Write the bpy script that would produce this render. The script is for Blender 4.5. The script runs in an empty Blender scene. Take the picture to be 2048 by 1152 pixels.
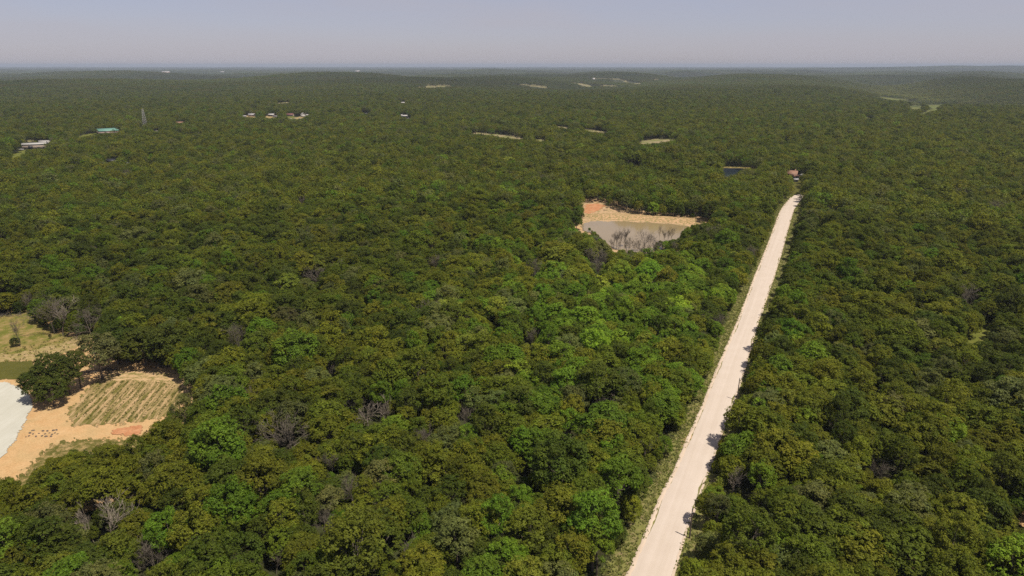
import bpy, math, random
import numpy as np
from mathutils import Vector, Matrix

S = bpy.context.scene
C = S.collection
random.seed(7)
RNG = np.random.default_rng(11)

# ------------------------------------------------------------------ camera
CAM_H = 90.0
PITCH = math.radians(18.1)
FPX = 1365.0                       # focal length in pixels of the 2048 px wide picture
cam_data = bpy.data.cameras.new("camera")
cam = bpy.data.objects.new("camera", cam_data)
C.objects.link(cam)
cam.location = (0, 0, CAM_H)
cam.rotation_euler = (math.pi / 2 - PITCH, 0, 0)
cam_data.sensor_width = 36.0
cam_data.lens = 36.0 * FPX / 2048.0
cam_data.clip_start = 1.0
cam_data.clip_end = 90000.0
S.camera = cam

# ------------------------------------------------------------------ light
SUN_EL = math.radians(66)
SUN_AZ = math.atan2(0.80, -0.60)   # from +Y towards +X: sun to the right and a little behind the camera
w = bpy.data.worlds.new("World")
S.world = w
w.use_nodes = True
nt = w.node_tree
for n in list(nt.nodes):
    nt.nodes.remove(n)
wo = nt.nodes.new("ShaderNodeOutputWorld")
bg = nt.nodes.new("ShaderNodeBackground")
sky = nt.nodes.new("ShaderNodeTexSky")
sky.sky_type = 'NISHITA'
sky.sun_disc = False
sky.sun_elevation = SUN_EL
sky.sun_rotation = SUN_AZ
sky.altitude = 300
sky.air_density = 1.0
sky.dust_density = 0.7
sky.ozone_density = 1.0
SKYTINT = (0.97, 0.925, 1.21, 1)
tintn = nt.nodes.new("ShaderNodeMixRGB")
tintn.blend_type = 'MULTIPLY'
tintn.inputs[0].default_value = 1.0
tintn.inputs[2].default_value = SKYTINT
nt.links.new(sky.outputs[0], tintn.inputs[1])
# a thin milky veil over the whole sky, very slightly streaked
tcw = nt.nodes.new("ShaderNodeTexCoord")
mpw = nt.nodes.new("ShaderNodeMapping")
mpw.inputs['Scale'].default_value = (2.0, 2.0, 16.0)
nzw = nt.nodes.new("ShaderNodeTexNoise")
nzw.inputs['Scale'].default_value = 1.6
nzw.inputs['Detail'].default_value = 7.0
rpw = nt.nodes.new("ShaderNodeMapRange")
rpw.inputs['From Min'].default_value = 0.40
rpw.inputs['From Max'].default_value = 0.72
rpw.inputs['To Min'].default_value = 0.48
rpw.inputs['To Max'].default_value = 0.78
veil = nt.nodes.new("ShaderNodeMixRGB")
veil.inputs[2].default_value = (5.4, 5.22, 5.85, 1)
nt.links.new(tcw.outputs['Generated'], mpw.inputs[0])
nt.links.new(mpw.outputs[0], nzw.inputs['Vector'])
nt.links.new(nzw.outputs['Fac'], rpw.inputs['Value'])
nt.links.new(rpw.outputs[0], veil.inputs[0])
nt.links.new(tintn.outputs[0], veil.inputs[1])
nt.links.new(veil.outputs[0], bg.inputs[0])
bg.inputs[1].default_value = 0.060
nt.links.new(bg.outputs[0], wo.inputs[0])

sd = bpy.data.lights.new("sun", 'SUN')
sd.energy = 4.2
sd.angle = math.radians(0.53)
sd.color = (1.0, 0.93, 0.82)
so = bpy.data.objects.new("sun", sd)
C.objects.link(so)
sv = Vector((math.cos(SUN_EL) * math.sin(SUN_AZ), math.cos(SUN_EL) * math.cos(SUN_AZ), math.sin(SUN_EL)))
so.rotation_euler = sv.to_track_quat('Z', 'Y').to_euler()
so.location = (200, -200, 400)

S.view_settings.view_transform = 'Standard'
S.view_settings.look = 'None'
S.view_settings.exposure = 0.5
S.view_settings.gamma = 1.0
S.view_settings.use_curve_mapping = False
S.render.engine = 'CYCLES'
S.cycles.max_bounces = 6
S.cycles.diffuse_bounces = 4
S.cycles.glossy_bounces = 2
S.cycles.transmission_bounces = 3
S.cycles.volume_bounces = 0
S.cycles.transparent_max_bounces = 8
S.cycles.use_denoising = False
S.cycles.denoiser = 'OPENIMAGEDENOISE'
S.cycles.denoising_input_passes = 'RGB_ALBEDO_NORMAL'
S.cycles.denoising_prefilter = 'ACCURATE'

# ------------------------------------------------------------------ projection helpers
SP, CP = math.sin(PITCH), math.cos(PITCH)


def project(P):
    """world points (n,3) -> pixel x, pixel y, depth (of the 2048x1152 picture)"""
    P = np.asarray(P, float)
    x = P[..., 0]
    y = P[..., 1]
    z = P[..., 2] - CAM_H
    dep = y * CP - z * SP
    up = y * SP + z * CP
    dd = np.maximum(dep, 1e-3)
    return 1024 + FPX * x / dd, 576 - FPX * up / dd, dep


_wr = np.random.default_rng(5)
_W = [(_wr.uniform(0, 2 * math.pi), L, _wr.uniform(0, 6.28), A) for L, A in
      [(5200, 11), (3900, 9), (3100, 10), (2400, 10), (1900, 9), (1500, 9), (1150, 8), (900, 6), (700, 4)]]


def sstep(a, b, x):
    t = np.clip((x - a) / (b - a), 0, 1)
    return t * t * (3 - 2 * t)


def segdist(x, y, ax, ay, bx, by):
    t = np.clip(((x - ax) * (bx - ax) + (y - ay) * (by - ay)) / ((bx - ax) ** 2 + (by - ay) ** 2), 0, 1)
    return np.hypot(x - ax - t * (bx - ax), y - ay - t * (by - ay))


def hz(x, y):
    """height of the land"""
    x = np.asarray(x, float)
    y = np.asarray(y, float)
    r = np.hypot(x, y)
    h = np.zeros_like(r)
    for a, L, p, A in _W:
        h = h + A * np.sin((x * math.cos(a) + y * math.sin(a)) * 2 * math.pi / L + p + 0.7 * np.sin((y * math.cos(a) - x * math.sin(a)) * 2 * math.pi / (L * 1.7)))
    h = h * sstep(1250, 3600, r) * (0.95 - 0.72 * sstep(6500, 12000, r)) - 6 * sstep(1250, 3000, r)
    # the valley cut into the hills on the right, with the higher slopes on either side of it
    dv = segdist(x, y, 2300, 4300, 1560, 2900)
    dv = np.minimum(dv, segdist(x, y, 1560, 2900, 1290, 2050))
    h = h - 46 * np.exp(-(dv / 230.0) ** 2)
    h = h + 20 * np.exp(-(((x - 900) / 420) ** 2 + ((y - 2350) / 420) ** 2))
    h = h + 34 * np.exp(-(((x - 2250) / 500) ** 2 + ((y - 3050) / 600) ** 2))
    h = h + 70 * np.exp(-(((x - 9600) / 4200) ** 2 + ((y - 13000) / 1900) ** 2))
    h = h + 9 * np.exp(-(((x + 2200) / 2600) ** 2 + ((y - 5600) / 700) ** 2))
    h = h - 34 * np.exp(-(((x + 2600) / 3600) ** 2 + ((y - 7600) / 900) ** 2))
    return h


def ground(px, py, z=None):
    """pixel -> point of the land (or of the plane at height z)"""
    s = (576 - py) / FPX
    dx, dy, dz = (px - 1024) / FPX, CP + s * SP, -SP + s * CP
    h = 0.0 if z is None else z
    for _ in range(40):
        t = (CAM_H - h) / -dz
        if z is not None:
            break
        h2 = float(hz(dx * t, dy * t))
        if abs(h2 - h) < 0.02:
            break
        h = h * 0.5 + h2 * 0.5
    return Vector((dx * t, dy * t, h))


def inside(px, py, poly):
    poly = np.asarray(poly, float)
    c = np.zeros(px.shape, bool)
    x0, y0 = poly[:, 0], poly[:, 1]
    m = (px >= x0.min()) & (px <= x0.max()) & (py >= y0.min()) & (py <= y0.max())
    if not m.any():
        return c
    qx, qy = px[m], py[m]
    cc = np.zeros(qx.shape, bool)
    j = len(poly) - 1
    for i in range(len(poly)):
        xi, yi, xj, yj = x0[i], y0[i], x0[j], y0[j]
        if yi != yj:
            k = ((yi > qy) != (yj > qy)) & (qx < (xj - xi) * (qy - yi) / (yj - yi) + xi)
            cc ^= k
        j = i
    c[m] = cc
    return c


# ------------------------------------------------------------------ object helpers
def tag(o, label=None, cat=None, group=None, kind=None):
    if label: o['label'] = label
    if cat: o['category'] = cat
    if group: o['group'] = group
    if kind: o['kind'] = kind
    return o


def link(name, me, parent=None, loc=(0, 0, 0)):
    o = bpy.data.objects.new(name, me)
    C.objects.link(o)
    if parent is not None:
        o.parent = parent
    o.location = loc
    return o


def empty(name, loc, rz=0.0):
    o = bpy.data.objects.new(name, None)
    C.objects.link(o)
    o.location = loc
    o.rotation_euler = (0, 0, rz)
    o.empty_display_size = 0.5
    return o


def quads_mesh(name, V, Q, mats, mi=None, vv=None, smooth=False):
    me = bpy.data.meshes.new(name)
    V = np.asarray(V, np.float32)
    Q = np.asarray(Q, np.int32)
    n, q = len(V), len(Q)
    k = Q.shape[1]
    me.vertices.add(n)
    me.vertices.foreach_set('co', V.ravel())
    me.loops.add(q * k)
    me.loops.foreach_set('vertex_index', Q.ravel())
    me.polygons.add(q)
    me.polygons.foreach_set('loop_start', np.arange(q, dtype=np.int32) * k)
    for m in mats:
        me.materials.append(m)
    if mi is not None:
        me.polygons.foreach_set('material_index', np.asarray(mi, np.int32))
    if vv is not None:
        a = me.attributes.new('vv', 'FLOAT_COLOR', 'POINT')
        c = np.ones((n, 4), np.float32)
        c[:, :3] = vv
        a.data.foreach_set('color', c.ravel())
    me.update(calc_edges=True)
    if smooth:
        me.polygons.foreach_set('use_smooth', np.ones(q, bool))
    return me


class Geo:
    """collects quads; one Geo becomes one mesh"""
    def __init__(self):
        self.V, self.Q, self.M, self.n = [], [], [], 0

    def add(self, V, Q, m=0):
        self.V.append(np.asarray(V, float))
        self.Q.append(np.asarray(Q, int) + self.n)
        self.M.append(np.full(len(Q), m))
        self.n += len(V)

    def box(self, x0, x1, y0, y1, z0, z1, m=0):
        V = [(x, y, z) for z in (z0, z1) for x, y in ((x0, y0), (x1, y0), (x1, y1), (x0, y1))]
        self.add(V, [(3, 2, 1, 0), (4, 5, 6, 7), (0, 1, 5, 4), (1, 2, 6, 5), (2, 3, 7, 6), (3, 0, 4, 7)], m)

    def tube(self, pts, rad, k=4, m=0):
        pts = np.asarray(pts, float)
        n = len(pts)
        d = np.gradient(pts, axis=0)
        d /= np.linalg.norm(d, axis=1)[:, None] + 1e-9
        ref = np.array([0.31, 0.87, 0.2]) if abs(d[0][2]) > 0.6 else np.array([0.1, 0.2, 1.0])
        u = np.cross(d, ref)
        u /= np.linalg.norm(u, axis=1)[:, None] + 1e-9
        v = np.cross(d, u)
        a = np.arange(k) * 2 * math.pi / k
        rad = np.asarray(rad, float)
        ring = pts[:, None, :] + rad[:, None, None] * (np.cos(a)[None, :, None] * u[:, None, :] + np.sin(a)[None, :, None] * v[:, None, :])
        Q = []
        for i in range(n - 1):
            for j in range(k):
                j2 = (j + 1) % k
                Q.append((i * k + j, i * k + j2, (i + 1) * k + j2, (i + 1) * k + j))
        if k == 4:
            Q.append((3, 2, 1, 0))
            b = (n - 1) * k
            Q.append((b, b + 1, b + 2, b + 3))
        self.add(ring.reshape(-1, 3), Q, m)

    def arrays(self):
        return np.concatenate(self.V), np.concatenate(self.Q), np.concatenate(self.M)

    def mesh(self, name, mats, smooth=False):
        V, Q, M = self.arrays()
        return quads_mesh(name, V, Q, mats, M, None, smooth)


# ------------------------------------------------------------------ materials
def newmat(name):
    m = bpy.data.materials.new(name)
    m.use_nodes = True
    t = m.node_tree
    b = t.nodes["Principled BSDF"]
    return m, t, b


def N(t, kind, **kw):
    n = t.nodes.new(kind)
    for k, v in kw.items():
        if k.startswith('i_'):
            n.inputs[int(k[2:])].default_value = v
        else:
            setattr(n, k, v)
    return n


def noisecol(t, stops, scale, detail=6.0, rough=0.6, coord='obj', stretch=None):
    tc = N(t, "ShaderNodeNewGeometry") if coord == 'pos' else N(t, "ShaderNodeTexCoord")
    out = tc.outputs['Position'] if coord == 'pos' else tc.outputs['Object']
    if stretch:
        mp = N(t, "ShaderNodeMapping")
        mp.vector_type = 'TEXTURE'          # turn first, then stretch; across x, along y, heading measured from +Y to +X
        mp.inputs['Scale'].default_value = tuple(1 / q for q in stretch[0])
        mp.inputs['Rotation'].default_value = (0, 0, -stretch[1])
        t.links.new(out, mp.inputs[0])
        out = mp.outputs[0]
    nz = N(t, "ShaderNodeTexNoise")
    nz.inputs['Scale'].default_value = scale
    nz.inputs['Detail'].default_value = detail
    nz.inputs['Roughness'].default_value = rough
    t.links.new(out, nz.inputs['Vector'])
    r = N(t, "ShaderNodeValToRGB")
    e = r.color_ramp.elements
    e[0].position, e[0].color = stops[0][0], (*stops[0][1], 1)
    e[1].position, e[1].color = stops[-1][0], (*stops[-1][1], 1)
    for p, c in stops[1:-1]:
        q = e.new(p)
        q.color = (*c, 1)
    t.links.new(nz.outputs['Fac'], r.inputs[0])
    return r.outputs[0], nz.outputs['Fac'], out


def mul(t, a, b, fac=1.0, mode='MULTIPLY'):
    m = N(t, "ShaderNodeMixRGB", blend_type=mode)
    m.inputs[0].default_value = fac
    t.links.new(a, m.inputs[1])
    t.links.new(b, m.inputs[2])
    return m.outputs[0]


def bump(t, b, h, strength, dist):
    bp = N(t, "ShaderNodeBump")
    bp.inputs['Strength'].default_value = strength
    bp.inputs['Distance'].default_value = dist
    t.links.new(h, bp.inputs['Height'])
    t.links.new(bp.outputs[0], b.inputs['Normal'])


def mat_simple(name, col, rough=0.8, var=0.15, scale=1.2, metal=0.0):
    m, t, b = newmat(name)
    lo = tuple(c * (1 - var) for c in col)
    hi = tuple(min(1, c * (1 + var)) for c in col)
    c, _, _ = noisecol(t, [(0.3, lo), (0.7, hi)], scale)
    t.links.new(c, b.inputs['Base Color'])
    b.inputs['Roughness'].default_value = rough
    b.inputs['Metallic'].default_value = metal
    return m


def mat_leaf():
    m, t, b = newmat("foliage")
    a = N(t, "ShaderNodeAttribute", attribute_type='INSTANCER', attribute_name='leafcol')
    v = N(t, "ShaderNodeAttribute", attribute_type='GEOMETRY', attribute_name='vv')
    c = mul(t, a.outputs['Color'], v.outputs['Color'])
    t.links.new(c, b.inputs['Base Color'])
    b.inputs['Roughness'].default_value = 0.62
    b.inputs['Specular IOR Level'].default_value = 0.12
    tr = N(t, "ShaderNodeBsdfTranslucent")
    cc = N(t, "ShaderNodeMixRGB", blend_type='MULTIPLY')
    cc.inputs[0].default_value = 1.0
    cc.inputs[2].default_value = (1.2, 1.25, 0.5, 1)
    t.links.new(c, cc.inputs[1])
    t.links.new(cc.outputs[0], tr.inputs[0])
    mx = N(t, "ShaderNodeMixShader")
    mx.inputs[0].default_value = 0.36
    t.links.new(b.outputs[0], mx.inputs[1])
    t.links.new(tr.outputs[0], mx.inputs[2])
    t.links.new(mx.outputs[0], t.nodes["Material Output"].inputs[0])
    return m


M_LEAF = mat_leaf()
M_BARK = mat_simple("bark", (0.10, 0.078, 0.058), 0.9, 0.3, 2.0)
M_PALE = mat_simple("pale_dead_wood", (0.22, 0.18, 0.135), 0.85, 0.25, 2.0)
M_GREY = mat_simple("grey_dead_wood", (0.125, 0.102, 0.074), 0.9, 0.25, 2.0)
M_POLE = mat_simple("weathered_pole_wood", (0.10, 0.075, 0.055), 0.9, 0.2, 3.0)


def mat_floor():
    m, t, b = newmat("forest_floor")
    c1, _, _ = noisecol(t, [(0.35, (0.030, 0.028, 0.012)), (0.55, (0.040, 0.046, 0.014)), (0.72, (0.060, 0.052, 0.026))], 0.09, 7)
    t.links.new(c1, b.inputs['Base Color'])
    b.inputs['Roughness'].default_value = 0.95
    b.inputs['Specular IOR Level'].default_value = 0.1
    return m


def mat_gravel(name, lo, hi, rz=0.0, tracks=True):
    lo, hi = [tuple(c * 0.72 for c in q) for q in (lo, hi)]
    m, t, b = newmat(name)
    c1, f, _ = noisecol(t, [(0.2, lo), (0.8, hi)], 0.22, 6, 0.5)
    c2, _, _ = noisecol(t, [(0.30, (0.92, 0.91, 0.89)), (0.62, (1.0, 1.0, 1.0))], 1.0, 5, 0.6, 'obj', ((0.9, 0.012, 1), rz))
    c3, f3, _ = noisecol(t, [(0.25, (0.93, 0.92, 0.91)), (0.6, (1.0, 1.0, 1.0))], 9.0, 4, 0.7)
    c = mul(t, mul(t, c1, c2), c3)
    t.links.new(c, b.inputs['Base Color'])
    b.inputs['Roughness'].default_value = 0.95
    b.inputs['Specular IOR Level'].default_value = 0.15
    bump(t, b, f3, 0.5, 0.05)
    return m


def mat_patchy(name, dirt, dirt2, grass, grass2, cover, scale, stretch=None, soft=0.06, fine=2.6):
    """grass growing over bare soil; cover = share of grass, soil between in shapes of its own"""
    dirt, dirt2 = [tuple(c * 0.76 for c in q) for q in (dirt, dirt2)]
    m, t, b = newmat(name)
    d, _, _ = noisecol(t, [(0.3, dirt), (0.7, dirt2)], 0.35, 6)
    g, _, _ = noisecol(t, [(0.3, grass), (0.7, grass2)], 0.22, 7)
    k, _, _ = noisecol(t, [(0.5, (1, 1, 1)), (0.5 + 1e-3, (1, 1, 1))], 1)
    mk, f, _ = noisecol(t, [(cover - soft, (1, 1, 1)), (cover + soft, (0, 0, 0))], scale, 7, 0.7, 'obj', stretch)
    mx = N(t, "ShaderNodeMixRGB")
    t.links.new(mk, mx.inputs[0])
    t.links.new(d, mx.inputs[1])
    t.links.new(g, mx.inputs[2])
    sp, fs, _ = noisecol(t, [(0.3, (0.72, 0.72, 0.70)), (0.65, (1.06, 1.06, 1.06))], fine, 5, 0.7)
    c = mul(t, mx.outputs[0], sp)
    t.links.new(c, b.inputs['Base Color'])
    b.inputs['Roughness'].default_value = 0.95
    b.inputs['Specular IOR Level'].default_value = 0.1
    bump(t, b, fs, 0.6, 0.12)
    return m


ORANGE, ORANGE2 = (0.55, 0.33, 0.145), (0.66, 0.43, 0.215)
M_FLOOR = mat_floor()
M_ROAD = mat_gravel("pale_gravel_road", (0.64, 0.535, 0.44), (0.70, 0.595, 0.50), math.radians(24.4))
M_BERM = mat_gravel("gravel_windrow", (0.58, 0.45, 0.33), (0.76, 0.62, 0.49), math.radians(24.4))
M_PAD = mat_gravel("white_gravel", (0.54, 0.52, 0.43), (0.64, 0.62, 0.53))
M_DIRT = mat_patchy("orange_dirt", ORANGE, ORANGE2, (0.46, 0.31, 0.15), (0.34, 0.24, 0.11), 0.46, 0.12, None, 0.1)
M_CLAY = mat_patchy("red_clay", (0.44, 0.17, 0.07), (0.62, 0.33, 0.17), (0.40, 0.27, 0.13), (0.3, 0.22, 0.1), 0.36, 0.2, None, 0.08)
M_BANK = mat_patchy("pond_bank", (0.56, 0.34, 0.18), (0.64, 0.41, 0.23), (0.15, 0.14, 0.045), (0.22, 0.18, 0.07), 0.49, 0.8, None, 0.06)
M_SHORE = mat_patchy("shore_soil", (0.50, 0.32, 0.18), (0.58, 0.39, 0.22), (0.14, 0.15, 0.04), (0.2, 0.19, 0.07), 0.44, 0.35)
M_GRASS = mat_patchy("bright_grass", (0.40, 0.27, 0.12), (0.30, 0.21, 0.08), (0.105, 0.112, 0.018), (0.165, 0.15, 0.032), 0.53, 0.22, None, 0.10)
M_STRAW = mat_patchy("straw_covered_soil", (0.44, 0.30, 0.16), (0.54, 0.38, 0.21), (0.16, 0.15, 0.035), (0.22, 0.18, 0.05), 0.50, 0.9, ((0.5, 1.5, 1), -0.15), 0.10)
M_SMOOTH = mat_patchy("smooth_dark_grass", (0.2, 0.15, 0.06), (0.2, 0.15, 0.06), (0.068, 0.068, 0.013), (0.095, 0.088, 0.018), 0.80, 0.2)
M_ROWS = mat_patchy("seeded_rows", (0.48, 0.32, 0.16), (0.56, 0.38, 0.20), (0.095, 0.09, 0.018), (0.14, 0.12, 0.03), 0.505, 0.62, ((1.5, 0.16, 1), math.radians(-8)), 0.09)
M_SPARSE = mat_patchy("sparse_grass", (0.54, 0.36, 0.18), (0.64, 0.44, 0.24), (0.14, 0.13, 0.03), (0.19, 0.16, 0.05), 0.47, 0.45, ((0.8, 1.5, 1), 0.2), 0.06)
M_LOWGR = mat_patchy("low_grass", (0.42, 0.28, 0.12), (0.46, 0.32, 0.15), (0.075, 0.075, 0.015), (0.115, 0.10, 0.024), 0.55, 0.6, None, 0.1)
M_VERGE = mat_patchy("roadside_grass", (0.30, 0.23, 0.12), (0.24, 0.19, 0.09), (0.135, 0.14, 0.036), (0.185, 0.175, 0.055), 0.56, 0.6, None, 0.08)
M_FIELD = mat_patchy("dry_field", (0.30, 0.24, 0.13), (0.36, 0.29, 0.17), (0.13, 0.14, 0.045), (0.18, 0.17, 0.06), 0.50, 0.05)
M_GLADE = mat_patchy("glade_grass", (0.2, 0.17, 0.05), (0.2, 0.17, 0.05), (0.095, 0.108, 0.016), (0.135, 0.14, 0.028), 0.62, 0.5, None, 0.1)

M_VALLEY = mat_patchy("valley_meadow", (0.16, 0.15, 0.05), (0.20, 0.18, 0.07), (0.085, 0.105, 0.02), (0.12, 0.135, 0.035), 0.55, 0.02, None, 0.12, 0.05)


def mat_water(name, col, rough, bstr, scale):
    m, t, b = newmat(name)
    lo = tuple(c * 0.9 for c in col)
    c, _, _ = noisecol(t, [(0.35, lo), (0.7, col)], 0.03, 3)
    t.links.new(c, b.inputs['Base Color'])
    b.inputs['Roughness'].default_value = rough
    b.inputs['IOR'].default_value = 1.33
    _, f, _ = noisecol(t, [(0, (0, 0, 0)), (1, (1, 1, 1))], scale, 3, 0.5, 'obj', ((1, 2.2, 1), 0.2))
    bump(t, b, f, bstr, 0.05)
    return m


M_WATER = mat_water("muddy_water", (0.25, 0.185, 0.095), 0.09, 0.3, 0.9)
M_WATER2 = mat_water("dark_pond_water", (0.02, 0.028, 0.04), 0.05, 0.1, 0.8)

# ------------------------------------------------------------------ the land
ang_f = np.radians(np.linspace(-58, 58, 260))
ang_b = np.radians(np.linspace(58, 302, 90))[1:-1]
ANG = np.concatenate([ang_f, ang_b])
RAD = np.concatenate([[0.0], np.geomspace(30, 1200, 26), np.geomspace(1230, 34000, 210)])
A, R = np.meshgrid(ANG, RAD)
X, Y = R * np.sin(A), R * np.cos(A)
V = np.stack([X, Y, hz(X, Y)], -1).reshape(-1, 3)
na, nr = len(ANG), len(RAD)
I, J = np.meshgrid(np.arange(nr - 1), np.arange(na), indexing='ij')
J2 = (J + 1) % na
Q = np.stack([I * na + J, I * na + J2, (I + 1) * na + J2, (I + 1) * na + J], -1).reshape(-1, 4)
Q = Q[:, ::-1]
land = link("ground", quads_mesh("ground", V, Q, [M_FLOOR], None, None, True))
tag(land, kind='structure')


def wob(x, y, L, A, s=0):
    return A * (np.sin(x / L * 6.28 + 1.3 + s) * np.cos(y / L * 5.1 + s * 2) + 0.5 * np.sin(x / L * 14.1 + y / L * 11 + s) + 0.35 * np.sin(x / L * 31 - y / L * 27 + s * 3) + 0.3 * np.sin(x / L * 57 + y / L * 49))


def sheet(name, poly_px, z, mat, cell=0.8, edge=0.8, L=9.0, kind='structure', label=None):
    """a thin sheet of ground, outlined on the land, with an uneven edge"""
    P = np.array([tuple(ground(*p))[:2] for p in poly_px])
    x0, y0 = P.min(0) - edge * 3
    x1, y1 = P.max(0) + edge * 3
    nx, ny = int((x1 - x0) / cell) + 2, int((y1 - y0) / cell) + 2
    gx, gy = np.meshgrid(x0 + np.arange(nx) * cell, y0 + np.arange(ny) * cell, indexing='ij')
    cx, cy = gx[:-1, :-1] + cell / 2, gy[:-1, :-1] + cell / 2
    keep = inside((cx + wob(cx, cy, L, edge)).ravel(), (cy + wob(cy, cx, L, edge, 2.0)).ravel(), P)
    I, J = np.meshgrid(np.arange(nx - 1), np.arange(ny - 1), indexing='ij')
    I, J = I.ravel()[keep], J.ravel()[keep]
    Q = np.stack([I * ny + J, (I + 1) * ny + J, (I + 1) * ny + J + 1, I * ny + J + 1], -1)
    u, inv = np.unique(Q, return_inverse=True)
    gx, gy = gx.ravel()[u], gy.ravel()[u]
    jx = wob(gx * 3.1, gy * 2.7, 3.0, cell * 0.12)
    V = np.stack([gx + jx, gy + jx[::-1] * 0, hz(gx, gy) + z], -1)
    o = link(name, quads_mesh(name, V, inv.reshape(-1, 4), [mat]))
    tag(o, label, kind=kind)
    return o


VIS = []                      # outlines of ground that no tree hides (pixels)

# ---- the clearing at the left
CLEAR = [(-60, 628), (60, 628), (78, 655), (120, 668), (182, 673), (203, 702), (236, 727), (300, 731), (352, 733), (366, 757), (388, 775), (374, 800),
         (335, 822), (300, 850), (272, 876), (230, 888), (150, 892), (105, 906), (66, 932), (48, 962), (14, 945), (-60, 925)]
VIS.append(CLEAR)
sheet("dirt_clearing", [(-120, 600), (60, 600), (110, 640), (240, 660), (420, 700), (430, 830), (360, 960), (240, 1010), (40, 1060), (-160, 1010)], 0.02, M_DIRT, 0.9, 1.5, 22)
sheet("grass_field", [(-100, 618), (75, 620), (95, 655), (140, 668), (150, 680), (90, 694), (40, 706), (-100, 718)], 0.085, M_GRASS, 0.5, 1.0, 8)
sheet("straw_strip", [(-100, 704), (40, 702), (120, 680), (190, 666), (185, 684), (130, 705), (66, 720), (-100, 730)], 0.08, M_STRAW, 0.5, 0.8, 6)
sheet("lawn", [(-100, 728), (60, 722), (75, 735), (66, 757), (-100, 764)], 0.11, M_SMOOTH, 0.4, 0.25, 6)
sheet("gravel_pad", [(-110, 764), (20, 766), (46, 778), (61, 792), (63, 812), (52, 842), (36, 872), (12, 905), (-10, 930), (-110, 960)], 0.14, M_PAD, 0.4, 0.35, 7)
sheet("sparse_grass", [(178, 768), (222, 742), (345, 740), (392, 756), (400, 800), (372, 812), (350, 780), (250, 766)], 0.08, M_SPARSE, 0.4, 0.9, 7)
sheet("seeded_field", [(176, 774), (205, 758), (250, 762), (330, 764), (368, 776), (382, 796), (325, 836), (240, 848), (150, 851), (134, 826), (158, 802)], 0.11, M_ROWS, 0.4, 0.9, 5)
sheet("low_grass_strip", [(120, 884), (190, 878), (255, 880), (300, 868), (330, 900), (300, 980), (60, 1040), (30, 962), (66, 930), (90, 898)], 0.11, M_LOWGR, 0.3, 0.9, 3.2)
sheet("red_clay_bank", [(225, 860), (290, 850), (278, 868), (262, 873), (225, 868)], 0.14, M_CLAY, 0.4, 0.4, 4)

# ---- the gravel road
LEFT = [(1225, 1240), (1261, 1152), (1297, 1070), (1323, 1003), (1352, 948), (1371, 902), (1379, 884), (1383, 872), (1394, 848), (1414, 800), (1437, 741), (1476, 650), (1510, 559), (1532, 504), (1549, 458), (1561, 424), (1572, 408), (1587, 391), (1604, 388), (1630, 386)]
RIGHT = [(1318, 1240), (1345, 1152), (1369, 1070), (1394, 1000), (1416, 941), (1431, 902), (1437, 884), (1441, 872), (1450, 846), (1468, 800), (1487, 745), (1516, 642), (1541, 573), (1562, 508), (1578, 449), (1587, 420), (1595, 408), (1606, 394), (1614, 391.5), (1634, 390)]


def resample(pts, n):
    P = np.array([tuple(ground(*p, z=0.0))[:2] for p in pts])
    s = np.concatenate([[0], np.cumsum(np.hypot(*np.diff(P, axis=0).T))])
    t = np.linspace(0, s[-1], n)
    return np.stack([np.interp(t, s, P[:, 0]), np.interp(t, s, P[:, 1])], -1)


def smooth_line(P, k=3):
    Q = P.copy()
    for _ in range(k):
        Q[1:-1] = (Q[:-2] + 2 * Q[1:-1] + Q[2:]) / 4
    return Q


NR = 420
RL, RR = smooth_line(resample(LEFT, NR), 5), smooth_line(resample(RIGHT, NR), 5)
g = Geo()
NC = 9
rows = []
for i in range(NR):
    a, b = RL[i].copy(), RR[i].copy()
    d = (b - a) / np.linalg.norm(b - a)
    a -= d * (0.06 * math.sin(i * 0.9) + 0.20 * math.sin(i * 0.17) + 0.12 * math.sin(i * 0.41) + RNG.normal(0, 0.05))
    b += d * (0.16 * math.sin(i * 0.71 + 2) + 0.30 * math.sin(i * 0.13) + 0.2 * math.sin(i * 0.29) + RNG.normal(0, 0.09))
    for j in range(NC):
        f = j / (NC - 1)
        p = a * (1 - f) + b * f
        rows.append((p[0], p[1], 0.16 + 0.10 * (1 - (2 * f - 1) ** 2) - 0.015 * math.cos(f * 4 * math.pi * 1.0)))
Qs = [(i * NC + j, i * NC + j + 1, (i + 1) * NC + j + 1, (i + 1) * NC + j) for i in range(NR - 1) for j in range(NC - 1)]
road = link("gravel_road", quads_mesh("gravel_road", rows, Qs, [M_ROAD], None, None, True))
tag(road, kind='structure')


def windrow(name, line, off, wd, ht, seed):
    r = np.random.default_rng(seed)
    rows, n = [], len(line)
    for i in range(n):
        p = line[i]
        d = line[min(i + 1, n - 1)] - line[max(i - 1, 0)]
        d /= np.linalg.norm(d) + 1e-9
        nn = np.array([-d[1], d[0]])
        c = p + nn * (off + r.normal(0, 0.06))
        hh = ht * (0.85 + r.random() * 0.25)
        ww = wd * (0.85 + r.random() * 0.25)
        for f, z in ((-1, 0.06), (-0.35, hh * 0.8), (0.2, hh), (1, 0.06)):
            q = c + nn * f * ww
            rows.append((q[0], q[1], 0.14 + z))
    Qs = [(i * 4 + j + 1, i * 4 + j, (i + 1) * 4 + j, (i + 1) * 4 + j + 1) for i in range(n - 1) for j in range(3)]
    tag(link(name, quads_mesh(name, rows, Qs, [M_BERM])), kind='structure')


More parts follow.
